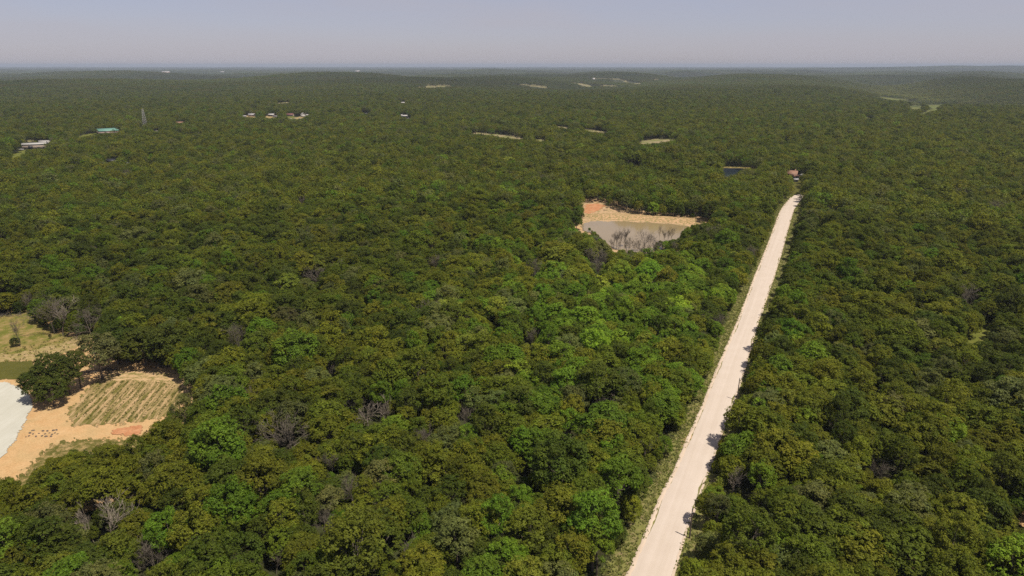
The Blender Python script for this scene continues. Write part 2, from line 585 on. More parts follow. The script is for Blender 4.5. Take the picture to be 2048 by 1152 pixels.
windrow("gravel_windrow", RL[:-30], 0.42, 0.45, 0.17, 3)
windrow("gravel_windrow", RR[:-30], -0.15, 0.25, 0.08, 4)
VL = [(1200, 1190), (1235, 1135), (1281, 1080), (1306, 987), (1332, 941), (1361, 893), (1381, 838), (1405, 781), (1428, 737), (1456, 672), (1478, 602), (1503, 551), (1525, 512), (1543, 467), (1557, 428), (1570, 404), (1590, 388)]
VR = [(1350, 1190), (1353, 1140), (1362, 1100), (1385, 1078), (1398, 1050), (1398, 1020), (1396, 1000), (1418, 941), (1438, 880), (1452, 840), (1472, 800), (1492, 745), (1524, 642), (1552, 580), (1572, 520), (1590, 455), (1597, 425), (1600, 408), (1606, 391)]
VL = [(x - 6 - (y - 380) * 0.016, y) for x, y in VL]
VIS.append(VL + VR[::-1])
sheet("grass_verge", [(1120, 1240)] + [(x - 12 - (y - 380) * 0.05, y) for x, y in LEFT[1:-2]] + [(1600, 386)] + [(x + 12 + (y - 380) * 0.04, y) for x, y in VR[::-1]] + [(1420, 1240)], 0.10, M_VERGE, 1.0, 0.6, 9)
# the little washed out gully beside the left edge
sheet("bare_soil_patch", [(1362, 886), (1375, 872), (1386, 872), (1380, 896), (1366, 893)], 0.135, M_BANK, 0.3, 0.3, 3)
# gap beyond the end of the road
VIS.append([(1592, 389), (1589, 362), (1601, 362), (1603, 389)])
sheet("grass_track", [(1560, 392), (1582, 358), (1604, 358), (1625, 392)], 0.13, M_SMOOTH, 0.8, 0.6, 7)

# ---- the big pond: water, shore, dam
POND = [(1161, 454), (1172, 446), (1190, 443.5), (1230, 443), (1290, 445.5), (1340, 449), (1378, 453), (1388, 460), (1392, 480), (1372, 500), (1330, 515), (1270, 516), (1228, 498), (1205, 486), (1186, 470), (1166, 460)]
PV = [(1164, 452), (1172, 441), (1168, 420), (1167, 404), (1212, 405), (1222, 416), (1258, 425), (1300, 431), (1345, 435), (1412, 440), (1390, 447), (1371, 454), (1362, 464), (1353, 475), (1338, 479), (1313, 481), (1308, 490), (1300, 498),
      (1262, 497), (1232, 498), (1216, 491), (1213, 474), (1200, 472), (1194, 464), (1184, 455)]
VIS.append(PV)
VIS.append([(1143, 449), (1160, 453), (1178, 463), (1176, 467), (1158, 460), (1140, 453)])
sheet("pond_shore", [(1120, 440), (1150, 395), (1215, 396), (1262, 418), (1420, 436), (1440, 455), (1410, 500), (1340, 530), (1240, 522), (1190, 490), (1150, 470)], 0.04, M_SHORE, 0.9, 1.2, 12)
sheet("excavated_clay", [(1172, 409), (1196, 407), (1213, 411), (1196, 421), (1176, 429), (1168, 425)], 0.10, M_CLAY, 0.7, 0.8, 8)
sheet("pond_water", POND, 0.30, M_WATER, 0.8, 0.9, 14)


def ridge_mesh(name, line_px, base_w, top_w, ht, mat, z0=0.0, seed=1, fade=0.12):
    r = np.random.default_rng(seed)
    P = np.array([tuple(ground(*p, z=0.0))[:2] for p in line_px])
    s = np.concatenate([[0], np.cumsum(np.hypot(*np.diff(P, axis=0).T))])
    n = int(s[-1] / 0.8)
    t = np.linspace(0, s[-1], n)
    L = np.stack([np.interp(t, s, P[:, 0]), np.interp(t, s, P[:, 1])], -1)
    prof = np.linspace(-1, 1, 21)
    rows = []
    for i in range(n):
        d = L[min(i + 1, n - 1)] - L[max(i - 1, 0)]
        d /= np.linalg.norm(d)
        nn = np.array([-d[1], d[0]])
        f = i / (n - 1)
        k = min(1, f / fade, (1 - f) / fade)
        for q in prof:
            a = abs(q) * base_w / 2
            hh = ht * max(0, min(1, (base_w / 2 - a) / ((base_w - top_w) / 2))) * k
            hh += r.normal(0, 0.05) * (hh > 0.1)
            p = L[i] + nn * q * base_w / 2
            rows.append((p[0], p[1], z0 + hh))
    m = len(prof)
    Qs = [(i * m + j + 1, i * m + j, (i + 1) * m + j, (i + 1) * m + j + 1) for i in range(n - 1) for j in range(m - 1)]
    return tag(link(name, quads_mesh(name, rows, Qs, [mat])), kind='structure')


ridge_mesh("earth_dam", [(1174, 434), (1200, 433), (1240, 433.5), (1290, 435.5), (1340, 438.5), (1385, 442), (1420, 445)], 19, 3, 1.2, M_BANK, 0.06)
# gravel spillway track beyond the right end of the dam
sheet("shore_path", [(1138, 449), (1160, 452), (1182, 464), (1180, 467), (1158, 458), (1136, 453)], 0.12, M_DIRT, 0.5, 0.3, 4)
VIS.append([(1375, 437), (1392, 438), (1416, 432), (1420, 434), (1414, 444), (1395, 447)])

# ---- the small pond beyond
VIS.append([(1446, 350), (1445, 334), (1472, 334.5), (1512, 336), (1512, 338.5), (1486, 340), (1476, 346), (1464, 351), (1450, 356)])
sheet("small_pond_water", [(1436, 336.5), (1520, 338.5), (1505, 352), (1470, 362), (1440, 360)], 0.30, M_WATER2, 1.5, 1.0, 14)
ridge_mesh("pond_bank", [(1438, 334.6), (1480, 335.3), (1525, 337.2)], 9, 2, 0.6, M_LOWGR, 0.05, 4)

# ---- fields and openings far off
FIELDS = [
    [(932, 267), (960, 265.5), (1015, 270.5), (1052, 277.5), (1040, 279.5), (1003, 275), (970, 270)],
    [(1068, 278), (1092, 279.5), (1092, 284), (1074, 283.5)],
    [(1112, 251), (1137, 255), (1137, 259), (1114, 254.5)],
    [(1160, 257), (1190, 260), (1216, 264.5), (1212, 268), (1180, 263.5)],
    [(1276, 287), (1290, 281.5), (1312, 277.5), (1356, 279.5), (1332, 286), (1292, 290)],
    [(832, 171.5), (865, 168.5), (902, 169), (900, 172), (842, 174)],
    [(1000, 168.5), (1050, 166.5), (1092, 171.5), (1088, 174), (1040, 170)],
    [(1142, 164), (1166, 166), (1180, 171.5), (1168, 172), (1148, 167.5)],
    [(1204, 168.5), (1232, 169), (1230, 172), (1204, 171.5)],
    [(1224, 160), (1236, 160), (1282, 163.5), (1280, 165.8), (1225, 162.5)],
    [(1186, 155), (1230, 156), (1250, 157), (1248, 158), (1190, 157)],
    [(1250, 150.2), (1270, 150), (1270, 151.3), (1252, 151.4)],
    [(1308, 157), (1318, 156.8), (1316, 158.6), (1306, 158.6)],
    [(555, 206), (580, 204), (581, 206.5), (556, 208)],
    [(480, 151.5), (500, 150.8), (498, 152.2), (482, 152.6)],
    [(1735, 187), (1760, 190), (1785, 193), (1815, 197), (1800, 201), (1780, 200), (1755, 194)],
    [(1818, 213), (1832, 211), (1846, 214), (1838, 220), (1824, 219)],
    [(1850, 207), (1868, 204), (1884, 209), (1878, 214), (1860, 215)],
    [(1836, 229), (1868, 219), (1880, 220), (1862, 224), (1846, 229)],
    [(1735, 233), (1745, 237), (1735, 238), (1728, 236)],
]
for i, f in enumerate(FIELDS):
    if f[0][1] < 180:
        my = sum(p[1] for p in f) / len(f)
        f = [(p[0], my + (p[1] - my) * 1.2 + (0.8 if p[1] > my else -0.5)) for p in f]
    VIS.append(f)
    c = ground(*np.mean(np.array(f), axis=0))
    d = c.length
    big = [tuple(np.mean(np.array(f), axis=0) + (np.array(p) - np.mean(np.array(f), axis=0)) * (1.25, 1.3)) for p in f]
    sheet("field", big, 0.5 if d > 1400 else 0.1, M_FIELD if i < 15 else M_VALLEY, d / 260, d / 500, d / 40)

# glades among the near trees
GLADES = [([(1932, 668), (1938, 658), (1955, 655), (1974, 652), (1985, 662), (1980, 676), (1966, 689), (1948, 680)], M_GLADE),
          ([(1820, 1118), (1828, 1102), (1846, 1108), (1842, 1126), (1828, 1138)], M_STRAW),
          ([(1076, 980), (1085, 968), (1112, 974), (1145, 966), (1148, 982), (1118, 984), (1098, 990)], M_GLADE),
          ([(1116, 912), (1124, 890), (1129, 892), (1120, 918)], M_STRAW),
          ([(2036, 1030), (2047, 1022), (2060, 1030), (2060, 1050), (2040, 1046)], M_DIRT),
          ([(22, 309), (50, 303), (50, 310), (34, 317), (24, 318)], M_GLADE),
          ([(46, 283), (60, 279.5), (74, 281.5), (60, 285)], M_FIELD),
          ([(154, 273), (178, 268), (190, 266), (184, 270), (160, 276)], M_GLADE),
          ([(335, 340), (339, 326), (342, 327), (340, 342)], M_STRAW)]
for poly, mt in GLADES:
    VIS.append(poly)
    c = np.mean(np.array(poly), axis=0)
    sheet("glade", [tuple(c + (np.array(p) - c) * 1.5) for p in poly], 0.06, mt, 0.7, 0.5, 5)


# ------------------------------------------------------------------ trees
def rnd_unit(r, n):
    v = r.normal(size=(n, 3))
    return v / np.linalg.norm(v, axis=1)[:, None]


def leaf_quads(r, cen, nor, size, jit):
    n = len(cen)
    nr_ = nor + r.normal(0, jit, (n, 3))
    nr_ /= np.linalg.norm(nr_, axis=1)[:, None] + 1e-9
    t = rnd_unit(r, n)
    u = np.cross(nr_, t)
    u /= np.linalg.norm(u, axis=1)[:, None] + 1e-9
    v = np.cross(nr_, u)
    sz = (size * r.uniform(0.65, 1.35, n))[:, None]
    a = sz * 0.5
    b = sz * 0.5 * r.uniform(0.5, 0.9, n)[:, None]
    sk = r.uniform(-0.4, 0.4, (n, 1))
    lift = nr_ * sz * r.uniform(-0.12, 0.12, (n, 1))
    P = np.stack([cen - u * a + lift, cen - v * b + u * a * sk, cen + u * a + lift, cen + v * b - u * a * sk], 1)
    return P.reshape(-1, 3)


def crown(r, H, RX, base, nl, nt, lpt, size, lump_r, flat=0.9, droop=0.0):
    """crown of leaf clusters: lumps -> tufts -> leaf sprays. returns V, vv"""
    zc = base + (H - base) * 0.42
    RZ = H - zc
    L = []
    k = 0
    while len(L) < nl and k < 4000:
        k += 1
        d = rnd_unit(r, 1)[0]
        if d[2] < -0.45: continue
        rr = r.uniform(0.62, 0.90)
        p = np.array([d[0] * RX * rr, d[1] * RX * rr, zc + d[2] * RZ * rr * (1 if d[2] > 0 else 0.75)])
        if all(np.linalg.norm(p - q[0]) > lump_r * 0.62 for q in L):
            L.append((p, lump_r * r.uniform(0.65, 1.25), r.uniform(0.82, 1.16), r.normal(0, 0.04)))
    Vs, Cs = [], []
    cen0 = np.array([0, 0, zc - RZ * 0.3])
    for p, lr, br, hue in L:
        out = p - cen0
        out = out / np.linalg.norm(out)
        d = rnd_unit(r, nt)
        d = d + out * 0.55 + np.array([0, 0, 0.35])
        d /= np.linalg.norm(d, axis=1)[:, None]
        tc = p + d * lr * np.array([1, 1, 0.8]) * r.uniform(0.78, 1.12, (nt, 1))
        nrm = d * 0.7 + np.array([0, 0, 0.75])
        tb = r.uniform(0.74, 1.26, nt) * br
        off = r.normal(0, size * 0.50, (nt * lpt, 3)) * np.array([1, 1, 0.7])
        cc = np.repeat(tc, lpt, 0) + off
        nn = np.repeat(nrm, lpt, 0) + off / (size * 1.1)
        Vs.append(leaf_quads(r, cc, nn, size, 0.34))
        b = np.repeat(tb, lpt) * r.uniform(0.88, 1.12, nt * lpt)
        col = np.stack([b * (1 + hue), b, b * (1 - hue)], -1)
        Cs.append(np.repeat(col, 4, 0))
    return np.concatenate(Vs), np.concatenate(Cs), [q[0] for q in L]


def limbs(g, r, H, base, targets, r0, nmax=9, k=5, lean=0.0):
    bend = r.normal(0, 0.25, 2)
    zs = np.linspace(-0.15, base + (H - base) * 0.25, 5)
    tr = np.stack([bend[0] * zs / H * 1.5, bend[1] * zs / H * 1.5, zs], -1)
    g.tube(tr, np.array([1.5, 1.0, 0.9, 0.8, 0.65]) * r0, k)
    for q in targets[:nmax]:
        f = r.uniform(0.62, 1.0)
        s = np.array([np.interp(f * zs[-1], zs, tr[:, 0]), np.interp(f * zs[-1], zs, tr[:, 1]), f * zs[-1]])
        m = s * 0.5 + q * 0.5 + np.array([0, 0, -0.35]) + r.normal(0, 0.2, 3)
        g.tube([s, m, q], [r0 * 0.5, r0 * 0.32, r0 * 0.10], 3)


def branchy(r, H, spread, r0, levels=4, ntw=4, base_f=0.3, twig=0.02, up=0.5):
    """bare tree: returns Geo"""
    g = Geo()

    def grow(p, d, L, rad, lev):
        n = 4 if lev < 2 else 3
        pts = [p]
        dd = d.copy()
        for i in range(n - 1):
            dd = dd + r.normal(0, 0.16 if lev else 0.06, 3) + np.array([0, 0, 0.05])
            dd /= np.linalg.norm(dd)
            pts.append(pts[-1] + dd * L / (n - 1))
        rr = np.linspace(rad, max(rad * 0.45, twig * 0.7), n)
        g.tube(pts, rr, 5 if lev == 0 else 3)
        if lev >= levels: return
        m = {0: 7, 1: 5, 2: 4, 3: ntw}.get(lev, 3)
        for j in range(m):
            f = r.uniform(0.35 if lev == 0 else 0.25, 1.0)
            i0 = min(int(f * (n - 1)), n - 2)
            fr = f * (n - 1) - i0
            q = pts[i0] * (1 - fr) + pts[i0 + 1] * fr
            side = rnd_unit(r, 1)[0]
            side -= dd * side.dot(dd)
            side /= np.linalg.norm(side) + 1e-9
            nd = dd * (0.55 + r.uniform(0, 0.5)) + side * spread * r.uniform(0.7, 1.2) + np.array([0, 0, up * 0.5])
            nd /= np.linalg.norm(nd)
            grow(q, nd, L * r.uniform(0.5, 0.75) * (1.1 if lev == 0 else 1), max(rad * (1 - 0.55 * f) * 0.62, twig), lev + 1)
    grow(np.array([0, 0, -0.1]), np.array([r.normal(0, 0.05), r.normal(0, 0.05), 1.0]), H * 0.55, r0, 0)
    return g


LEAFQ = lambda n: np.arange(n * 4).reshape(-1, 4)
TREES = []      # (trunk mesh, crown mesh, joined mesh, height, radius)
for i in range(9):
    r = np.random.default_rng(100 + i)
    H = [12.5, 13.5, 11.5, 12.5, 14.0, 11.0, 12.0, 13.0, 12.0][i]
    RX = [4.2, 4.6, 4.4, 3.7, 4.3, 4.0, 4.9, 3.6, 4.5][i]
    base = [4.0, 4.5, 3.5, 4.5, 5.0, 3.2, 3.8, 5.0, 3.5][i]
    lr = [1.25, 1.0, 1.4, 0.95, 1.3, 1.1, 1.2, 1.0, 0.85][i]
    nl = int(46 * (RX / 4.2) ** 2 / (lr / 1.15) ** 1.5)
    Vc, vv, tg = crown(r, H, RX, base, nl, int(20 * lr ** 1.6), 9, [0.30, 0.27, 0.31, 0.26, 0.29, 0.28, 0.30, 0.26, 0.24][i], lr)
    g = Geo()
    limbs(g, r, H, base, tg, 0.24)
    Vt, Qt, Mt = g.arrays()
    trunk = quads_mesh("trunk", Vt, Qt, [M_BARK])
    cr = quads_mesh("crown", Vc, LEAFQ(len(Vc) // 4), [M_LEAF], None, vv)
    VJ = np.concatenate([Vc, Vt])
    QJ = np.concatenate([LEAFQ(len(Vc) // 4), Qt + len(Vc)])
    mj = np.concatenate([np.zeros(len(Vc) // 4), np.ones(len(Qt))])
    vj = np.concatenate([vv, np.ones((len(Vt), 3))])
    TREES.append((trunk, cr, quads_mesh("tree", VJ, QJ, [M_LEAF, M_BARK], mj, vj), H, RX))

# edge trees, leafy almost to the ground
for i in range(3):
    r = np.random.default_rng(180 + i)
    H, RX, base, lr = [10.5, 9.5, 11.0][i], [4.6, 4.2, 4.0][i], [1.2, 0.9, 1.6][i], [1.15, 1.0, 1.25][i]
    zc = base
    Vc, vv, tg = crown(r, H, RX, base, int(72 / (lr / 1.1) ** 1.4), int(20 * lr ** 1.6), 9, 0.28, lr)
    g = Geo()
    limbs(g, r, H, base + 1.5, tg, 0.24)
    Vt, Qt, Mt = g.arrays()
    VJ = np.concatenate([Vc, Vt])
    TREES.append((quads_mesh("trunk", Vt, Qt, [M_BARK]), quads_mesh("crown", Vc, LEAFQ(len(Vc) // 4), [M_LEAF], None, vv),
                  quads_mesh("tree", VJ, np.concatenate([LEAFQ(len(Vc) // 4), Qt + len(Vc)]), [M_LEAF, M_BARK],
                             np.concatenate([np.zeros(len(Vc) // 4), np.ones(len(Qt))]), np.concatenate([vv, np.ones((len(Vt), 3))])), H, RX))

# red cedar
r = np.random.default_rng(300)
cv, cn = [], []
for k in range(1500):
    f = r.random() ** 0.8
    z = 0.6 + f * 7.2
    rad = 1.75 * (1 - f) ** 0.8 * r.uniform(0.7, 1.05) * (1 + 0.25 * math.sin(z * 4.2))
    a = r.uniform(0, 6.283)
    cv.append((rad * math.cos(a), rad * math.sin(a), z))
    cn.append((math.cos(a), math.sin(a), 0.6))
Vc = leaf_quads(r, np.array(cv), np.array(cn), 0.34, 0.5)
vv = np.repeat(np.repeat(r.uniform(0.7, 1.2, 1500)[:, None], 3, 1), 4, 0)
g = Geo()
g.tube([(0, 0, -0.1), (0, 0, 4), (0, 0, 7.6)], [0.16, 0.10, 0.03], 4)
Vt, Qt, Mt = g.arrays()
CEDAR = (quads_mesh("trunk", Vt, Qt, [M_BARK]), quads_mesh("crown", Vc, LEAFQ(1500), [M_LEAF], None, vv),
         quads_mesh("cedar", np.concatenate([Vc, Vt]), np.concatenate([LEAFQ(1500), Qt + len(Vc)]), [M_LEAF, M_BARK],
                    np.concatenate([np.zeros(1500), np.ones(len(Qt))]), np.concatenate([vv, np.ones((len(Vt), 3))])), 8.0, 1.8)

# mid-distance trees
MID = []
for i in range(7):
    r = np.random.default_rng(400 + i)
    H, RX = [12.5, 13.5, 11.5, 14, 12, 13, 11][i], [4.2, 4.6, 4.5, 4.0, 4.9, 3.8, 4.3][i]
    lr = [1.3, 1.1, 1.5, 1.2, 1.3, 1.1, 1.4][i]
    Vc, vv, tg = crown(r, H, RX, 3.8, int(36 * (RX / 4.2) ** 2 / (lr / 1.2) ** 1.4), 11, 2, 0.66, lr)
    g = Geo()
    limbs(g, r, H, 3.8, tg, 0.26, 4, 4)
    Vt, Qt, _ = g.arrays()
    MID.append(quads_mesh("mid_tree", np.concatenate([Vc, Vt]), np.concatenate([LEAFQ(len(Vc) // 4), Qt + len(Vc)]), [M_LEAF, M_BARK],
                          np.concatenate([np.zeros(len(Vc) // 4), np.ones(len(Qt))]), np.concatenate([vv, np.ones((len(Vt), 3))])))


def canopy_patch(seed, size, spacing, nq, qs):
    """a piece of far woodland: every crown still a small dome of leaf faces"""
    r = np.random.default_rng(seed)
    n = int(size / spacing)
    Vs, Cs = [], []
    for i in range(n):
        for j in range(n):
            x = (i + 0.5 * (j % 2) + r.uniform(-0.35, 0.35)) * spacing - size / 2
            y = (j + r.uniform(-0.35, 0.35)) * spacing - size / 2
            H = r.normal(12.0, 1.6)
            RX = r.uniform(0.42, 0.68) * spacing + 0.9
            d = rnd_unit(r, nq)
            d[:, 2] = np.abs(d[:, 2]) * 1.0 - 0.15
            p = np.stack([x + d[:, 0] * RX, y + d[:, 1] * RX, H - 4.6 + d[:, 2] * 4.6], -1) + r.normal(0, 0.35, (nq, 3))
            Vs.append(leaf_quads(r, p, d + np.array([0, 0, 0.35]), qs, 0.28))
            b = r.uniform(0.62, 1.3)
            h = r.normal(0, 0.10)
            col = np.array([b * (1 + h), b, b * (1 - h * 0.5)])
            Cs.append(np.repeat(col[None] * r.uniform(0.8, 1.2, (nq, 1)), 4, 0))
    Vc, vv = np.concatenate(Vs), np.concatenate(Cs)
    return quads_mesh("canopy_patch", Vc, LEAFQ(len(Vc) // 4), [M_LEAF], None, vv)


P60 = [canopy_patch(500 + i, 66, 6.4, 40, 1.7) for i in range(3)]
P200 = [canopy_patch(520 + i, 215, 8.0, 12, 4.0) for i in range(3)]

# bare trees
BARE = []
for i in range(6):
    r = np.random.default_rng(600 + i)
    H = 11.5
    mt = [M_GREY, M_GREY, M_PALE, M_GREY, M_PALE, M_GREY][i]
    lv = [4, 4, 3, 4, 3, 3][i]
    g = branchy(r, H, [0.75, 0.5, 0.7, 0.9, 0.55, 0.3][i], [0.20, 0.18, 0.20, 0.22, 0.16, 0.15][i], lv, 4, 0.3, [0.026, 0.026, 0.045, 0.03, 0.045, 0.03][i])
    V_, Q_, M_ = g.arrays()
    s = H / V_[:, 2].max()
    rad = np.percentile(np.hypot(V_[:, 0], V_[:, 1]), 95) * s
    V_ = V_ * s
    nt = 4 * (4) * 1
    ntr = 5 * 4            # first verts belong to the trunk tube (4 rings of 5)
    qt = Q_[np.all(Q_ < ntr, axis=1)]
    qb = Q_[~np.all(Q_ < ntr, axis=1)] - ntr
    BARE.append((quads_mesh("trunk", V_[:ntr], qt, [mt]), quads_mesh("branches", V_[ntr:], qb, [mt]), quads_mesh("bare_tree", V_, Q_, [mt]), H, rad))

# unlinked source objects for the woodland
PROTO = bpy.data.collections.new("woodland_sources")
protos = [t[2] for t in TREES] + [CEDAR[2]] + [b[2] for b in BARE[:6]] + MID + P60 + P200
I_TREE, I_CEDAR, I_BARE, I_MID, I_P60, I_P200 = 0, 12, 13, 19, 26, 29
for i, me in enumerate(protos):
    PROTO.objects.link(bpy.data.objects.new("source_%02d" % i, me))

COL = [("dark green", (0.060, 0.078, 0.008)), ("mid-green", (0.087, 0.110, 0.009)), ("olive-green", (0.116, 0.126, 0.010)),
       ("bright green", (0.086, 0.138, 0.010)), ("lime-green", (0.128, 0.184, 0.014)), ("grey-green", (0.106, 0.118, 0.030)),
       ("yellow-green", (0.155, 0.176, 0.020))]
COLV = np.array([c[1] for c in COL])


def leafcols(x, y, px, py, r):
    """kinds of tree grow in stands: vignette-like grading painted into their colours, olive outside, brighter green in the middle"""
    n = len(x)
    s1 = np.sin(x / 61 + 1.1) * np.cos(y / 83 + .3) + 0.7 * np.sin(x / 23 - y / 31)
    mid = np.exp(-(((x - 30 - 0.12 * (y - 200)) / 52.0) ** 2 + ((y - 250) / 115.0) ** 2))
    u = r.random(n)
    w = np.zeros((n, 7))
    w[:, 0] = 0.20 + 0.05 * s1
    w[:, 1] = 0.26
    w[:, 2] = 0.34 - 0.10 * s1 - 0.2 * mid
    w[:, 3] = 0.045 + 0.035 * s1 + 0.62 * mid
    east = sstep(0, 30, x - 0.48 * (y - 92) - 22)
    w[:, 2] += 0.16 * east + 0.12 * sstep(175, 120, y)
    w[:, 3] *= 1 - 0.5 * east
    w[:, 4] = 0.012 + 0.13 * mid
    w[:, 5] = 0.08
    w[:, 6] = 0.012 + 0.05 * mid
    w = np.clip(w, 0.003, None)
    w /= w.sum(1)[:, None]
    cls = (u[:, None] > np.cumsum(w, 1)).sum(1).clip(0, 6)
    return cls


def hexpoints(r, y0, y1, sp, half=0.83, jit=0.36):
    ys = np.arange(y0, y1, sp * 0.87)
    X, Y = [], []
    for j, yy in enumerate(ys):
        hw = yy * half + 25
        xs = np.arange(-hw, hw, sp) + (j % 2) * sp / 2
        X.append(xs)
        Y.append(np.full(len(xs), yy))
    X, Y = np.concatenate(X), np.concatenate(Y)
    return X + r.normal(0, jit * sp * 0.6, len(X)), Y + r.normal(0, jit * sp * 0.6, len(X))


_d = rnd_unit(np.random.default_rng(1), 26)


def visible_clear(x, y, z, H, R):
    """False where a crown would stand in front of open ground"""
    ok = np.ones(len(x), bool)
    pts = [np.stack([x, y, z + 0.2], -1)]
    for d in _d:
        k = 0.93
        pts.append(np.stack([x + d[0] * R * k, y + d[1] * R * k, z + H * 0.64 + d[2] * H * 0.34 * k], -1))
    for P in pts:
        a, b, dep = project(P)
        for poly in VIS:
            ok &= ~inside(a, b, poly)
    return ok


KEEP_OUT = []     # (x, y, radius) spots of placed things

VIS_D = []        # (outline in pixels, depth): nothing nearer than depth may cover it


def height_at(P, ty):
    s = (576 - ty) / FPX
    z = (s * P.y * CP - P.y * SP) / (CP + s * SP)
    return z + CAM_H - P.z


def px_of(P):
    a, b, d = project(np.array([tuple(P)]))
    return float(a[0]), float(b[0]), float(d[0])


# ------------------------------------------------------------------ buildings far off in the woods
def flat(name, col, rough=0.7, var=0.08, metal=0.0):
    return mat_simple(name, tuple(c * 0.8 for c in col), rough, var, 0.8, metal)


B_TAN = flat("tan_siding", (0.42, 0.33, 0.25))
B_WHITE = flat("white_siding", (0.46, 0.43, 0.40))
B_OFFW = flat("off_white_metal", (0.42, 0.40, 0.36))
B_GREEN = flat("green_metal_roof", (0.14, 0.30, 0.23), 0.6)
B_PINK = flat("pinkish_siding", (0.52, 0.38, 0.32))
B_DARK = flat("dark_opening", (0.015, 0.015, 0.017), 0.6)
B_BROWN = flat("brown_shingle", (0.16, 0.10, 0.075))
B_TERRA = flat("terracotta_roof", (0.27, 0.14, 0.085))
B_GREYR = flat("grey_roof", (0.32, 0.30, 0.29))
B_GLASS = flat("window_glass", (0.03, 0.04, 0.05), 0.15)
B_STEEL = flat("galvanised_steel", (0.40, 0.38, 0.36), 0.6, 0.1)
B_TYRE = flat("tyre_rubber", (0.02, 0.02, 0.02), 0.9)
B_RED = flat("red_paint", (0.17, 0.06, 0.05))


def building(name, label, cat, px, py, rot, W, D, h, rh, wall, roof, openings=(), cover=0.3, group=None, over=0.5, chimney=False, slack=3):
    """gabled building, ridge along local x; openings: (kind, side, u, width, z0, z1)"""
    P = ground(px, py)
    root = empty(name, P, math.radians(rot))
    tag(root, label, cat, group)
    g = Geo()
    g.box(-W / 2, W / 2, -D / 2, D / 2, -0.5, h)
    for s in (-1, 1):
        x = s * W / 2
        tri = [(x, -D / 2, h), (x, D / 2, h), (x, 0.02, h + rh), (x, -0.02, h + rh)]
        g.add(tri, [(0, 1, 2, 3)] if s > 0 else [(3, 2, 1, 0)])
    link("wall", g.mesh("wall", [wall]), root)
    for s in (-1, 1):
        g = Geo()
        k = rh / (D / 2)
        y1, z1 = s * (D / 2 + over), h - over * k
        V = [(-W / 2 - over, 0, h + rh + 0.04), (W / 2 + over, 0, h + rh + 0.04), (W / 2 + over, y1, z1 + 0.04), (-W / 2 - over, y1, z1 + 0.04)]
        V += [(a, b, c + 0.16) for a, b, c in V]
        g.add(V, [(0, 1, 2, 3), (7, 6, 5, 4), (0, 4, 5, 1), (1, 5, 6, 2), (2, 6, 7, 3), (3, 7, 4, 0)])
        link("roof", g.mesh("roof", [roof]), root)
    for kind, side, u, wd, z0, z1 in openings:
        g = Geo()
        t = 0.06
        if side in 'SN':
            y = -D / 2 if side == 'S' else D / 2
            s = -1 if side == 'S' else 1
            g.box(u - wd / 2, u + wd / 2, min(y + s * 0.003, y + s * t), max(y + s * 0.003, y + s * t), z0, z1)
        else:
            x = -W / 2 if side == 'W' else W / 2
            s = -1 if side == 'W' else 1
            g.box(min(x + s * 0.003, x + s * t), max(x + s * 0.003, x + s * t), u - wd / 2, u + wd / 2, z0, z1)
        link(kind, g.mesh(kind, [B_GLASS if kind == 'window' else B_DARK]), root)
    if chimney:
        g = Geo()
        g.box(W * 0.2, W * 0.2 + 0.8, 0.6, 1.4, h, h + rh + 1.2)
        link("chimney", g.mesh("chimney", [B_TERRA]), root)
    KEEP_OUT.append((P.x, P.y, max(W, D) * 0.62 + 3))
    M = Matrix.Rotation(math.radians(rot), 4, 'Z')
    pts = [px_of(P + M @ Vector((a * W / 2, b * D / 2, c))) for a in (-1, 1) for b in (-1, 1) for c in (h * cover, h + rh)]
    xs, ys = [p[0] for p in pts], [p[1] for p in pts]
    VIS_D.append(([(min(xs), min(ys)), (max(xs), min(ys)), (max(xs), max(ys)), (min(xs), max(ys))], min(p[2] for p in pts) - slack))
    return root


def car(label, px, py, rot, body, cat="car", L=4.6, cover=True):
    P = ground(px, py)
    root = empty("parked_car", P, math.radians(rot))
    tag(root, label, cat)
    g = Geo()
    g.box(-L / 2, L / 2, -0.9, 0.9, 0.35, 0.95)
    g.box(-L / 2 + 0.2, L / 2 - 0.3, -0.86, 0.86, 0.95, 1.05)
    link("body", g.mesh("body", [body]), root)
    g = Geo()
    V = [(-1.5, -0.8, 1.05), (1.1, -0.8, 1.05), (1.1, 0.8, 1.05), (-1.5, 0.8, 1.05), (-1.1, -0.68, 1.5), (0.5, -0.68, 1.5), (0.5, 0.68, 1.5), (-1.1, 0.68, 1.5)]
    g.add(V, [(4, 5, 6, 7), (0, 1, 5, 4), (1, 2, 6, 5), (2, 3, 7, 6), (3, 0, 4, 7)])
    cb = link("cabin", g.mesh("cabin", [B_GLASS]), root)
    g = Geo()
    g.box(-1.1, 0.5, -0.68, 0.68, 1.503, 1.56)
    link("roof", g.mesh("roof", [body]), root)
    for sx in (-1.4, 1.4):
        for sy in (-0.86, 0.86):
            g = Geo()
            g.tube([(sx, sy - 0.1, 0.33), (sx, sy, 0.33), (sx, sy + 0.1, 0.33)], [0.33] * 3, 8)
            link("wheel", g.mesh("wheel", [B_TYRE]), root)
    if cover:
        a, b, d = px_of(P + Vector((0, 0, 0.9)))
        VIS_D.append(([(a - 5, b - 3), (a + 5, b - 3), (a + 5, b + 2), (a - 5, b + 2)], d - 4))
    KEEP_OUT.append((P.x, P.y, 5))
    return root


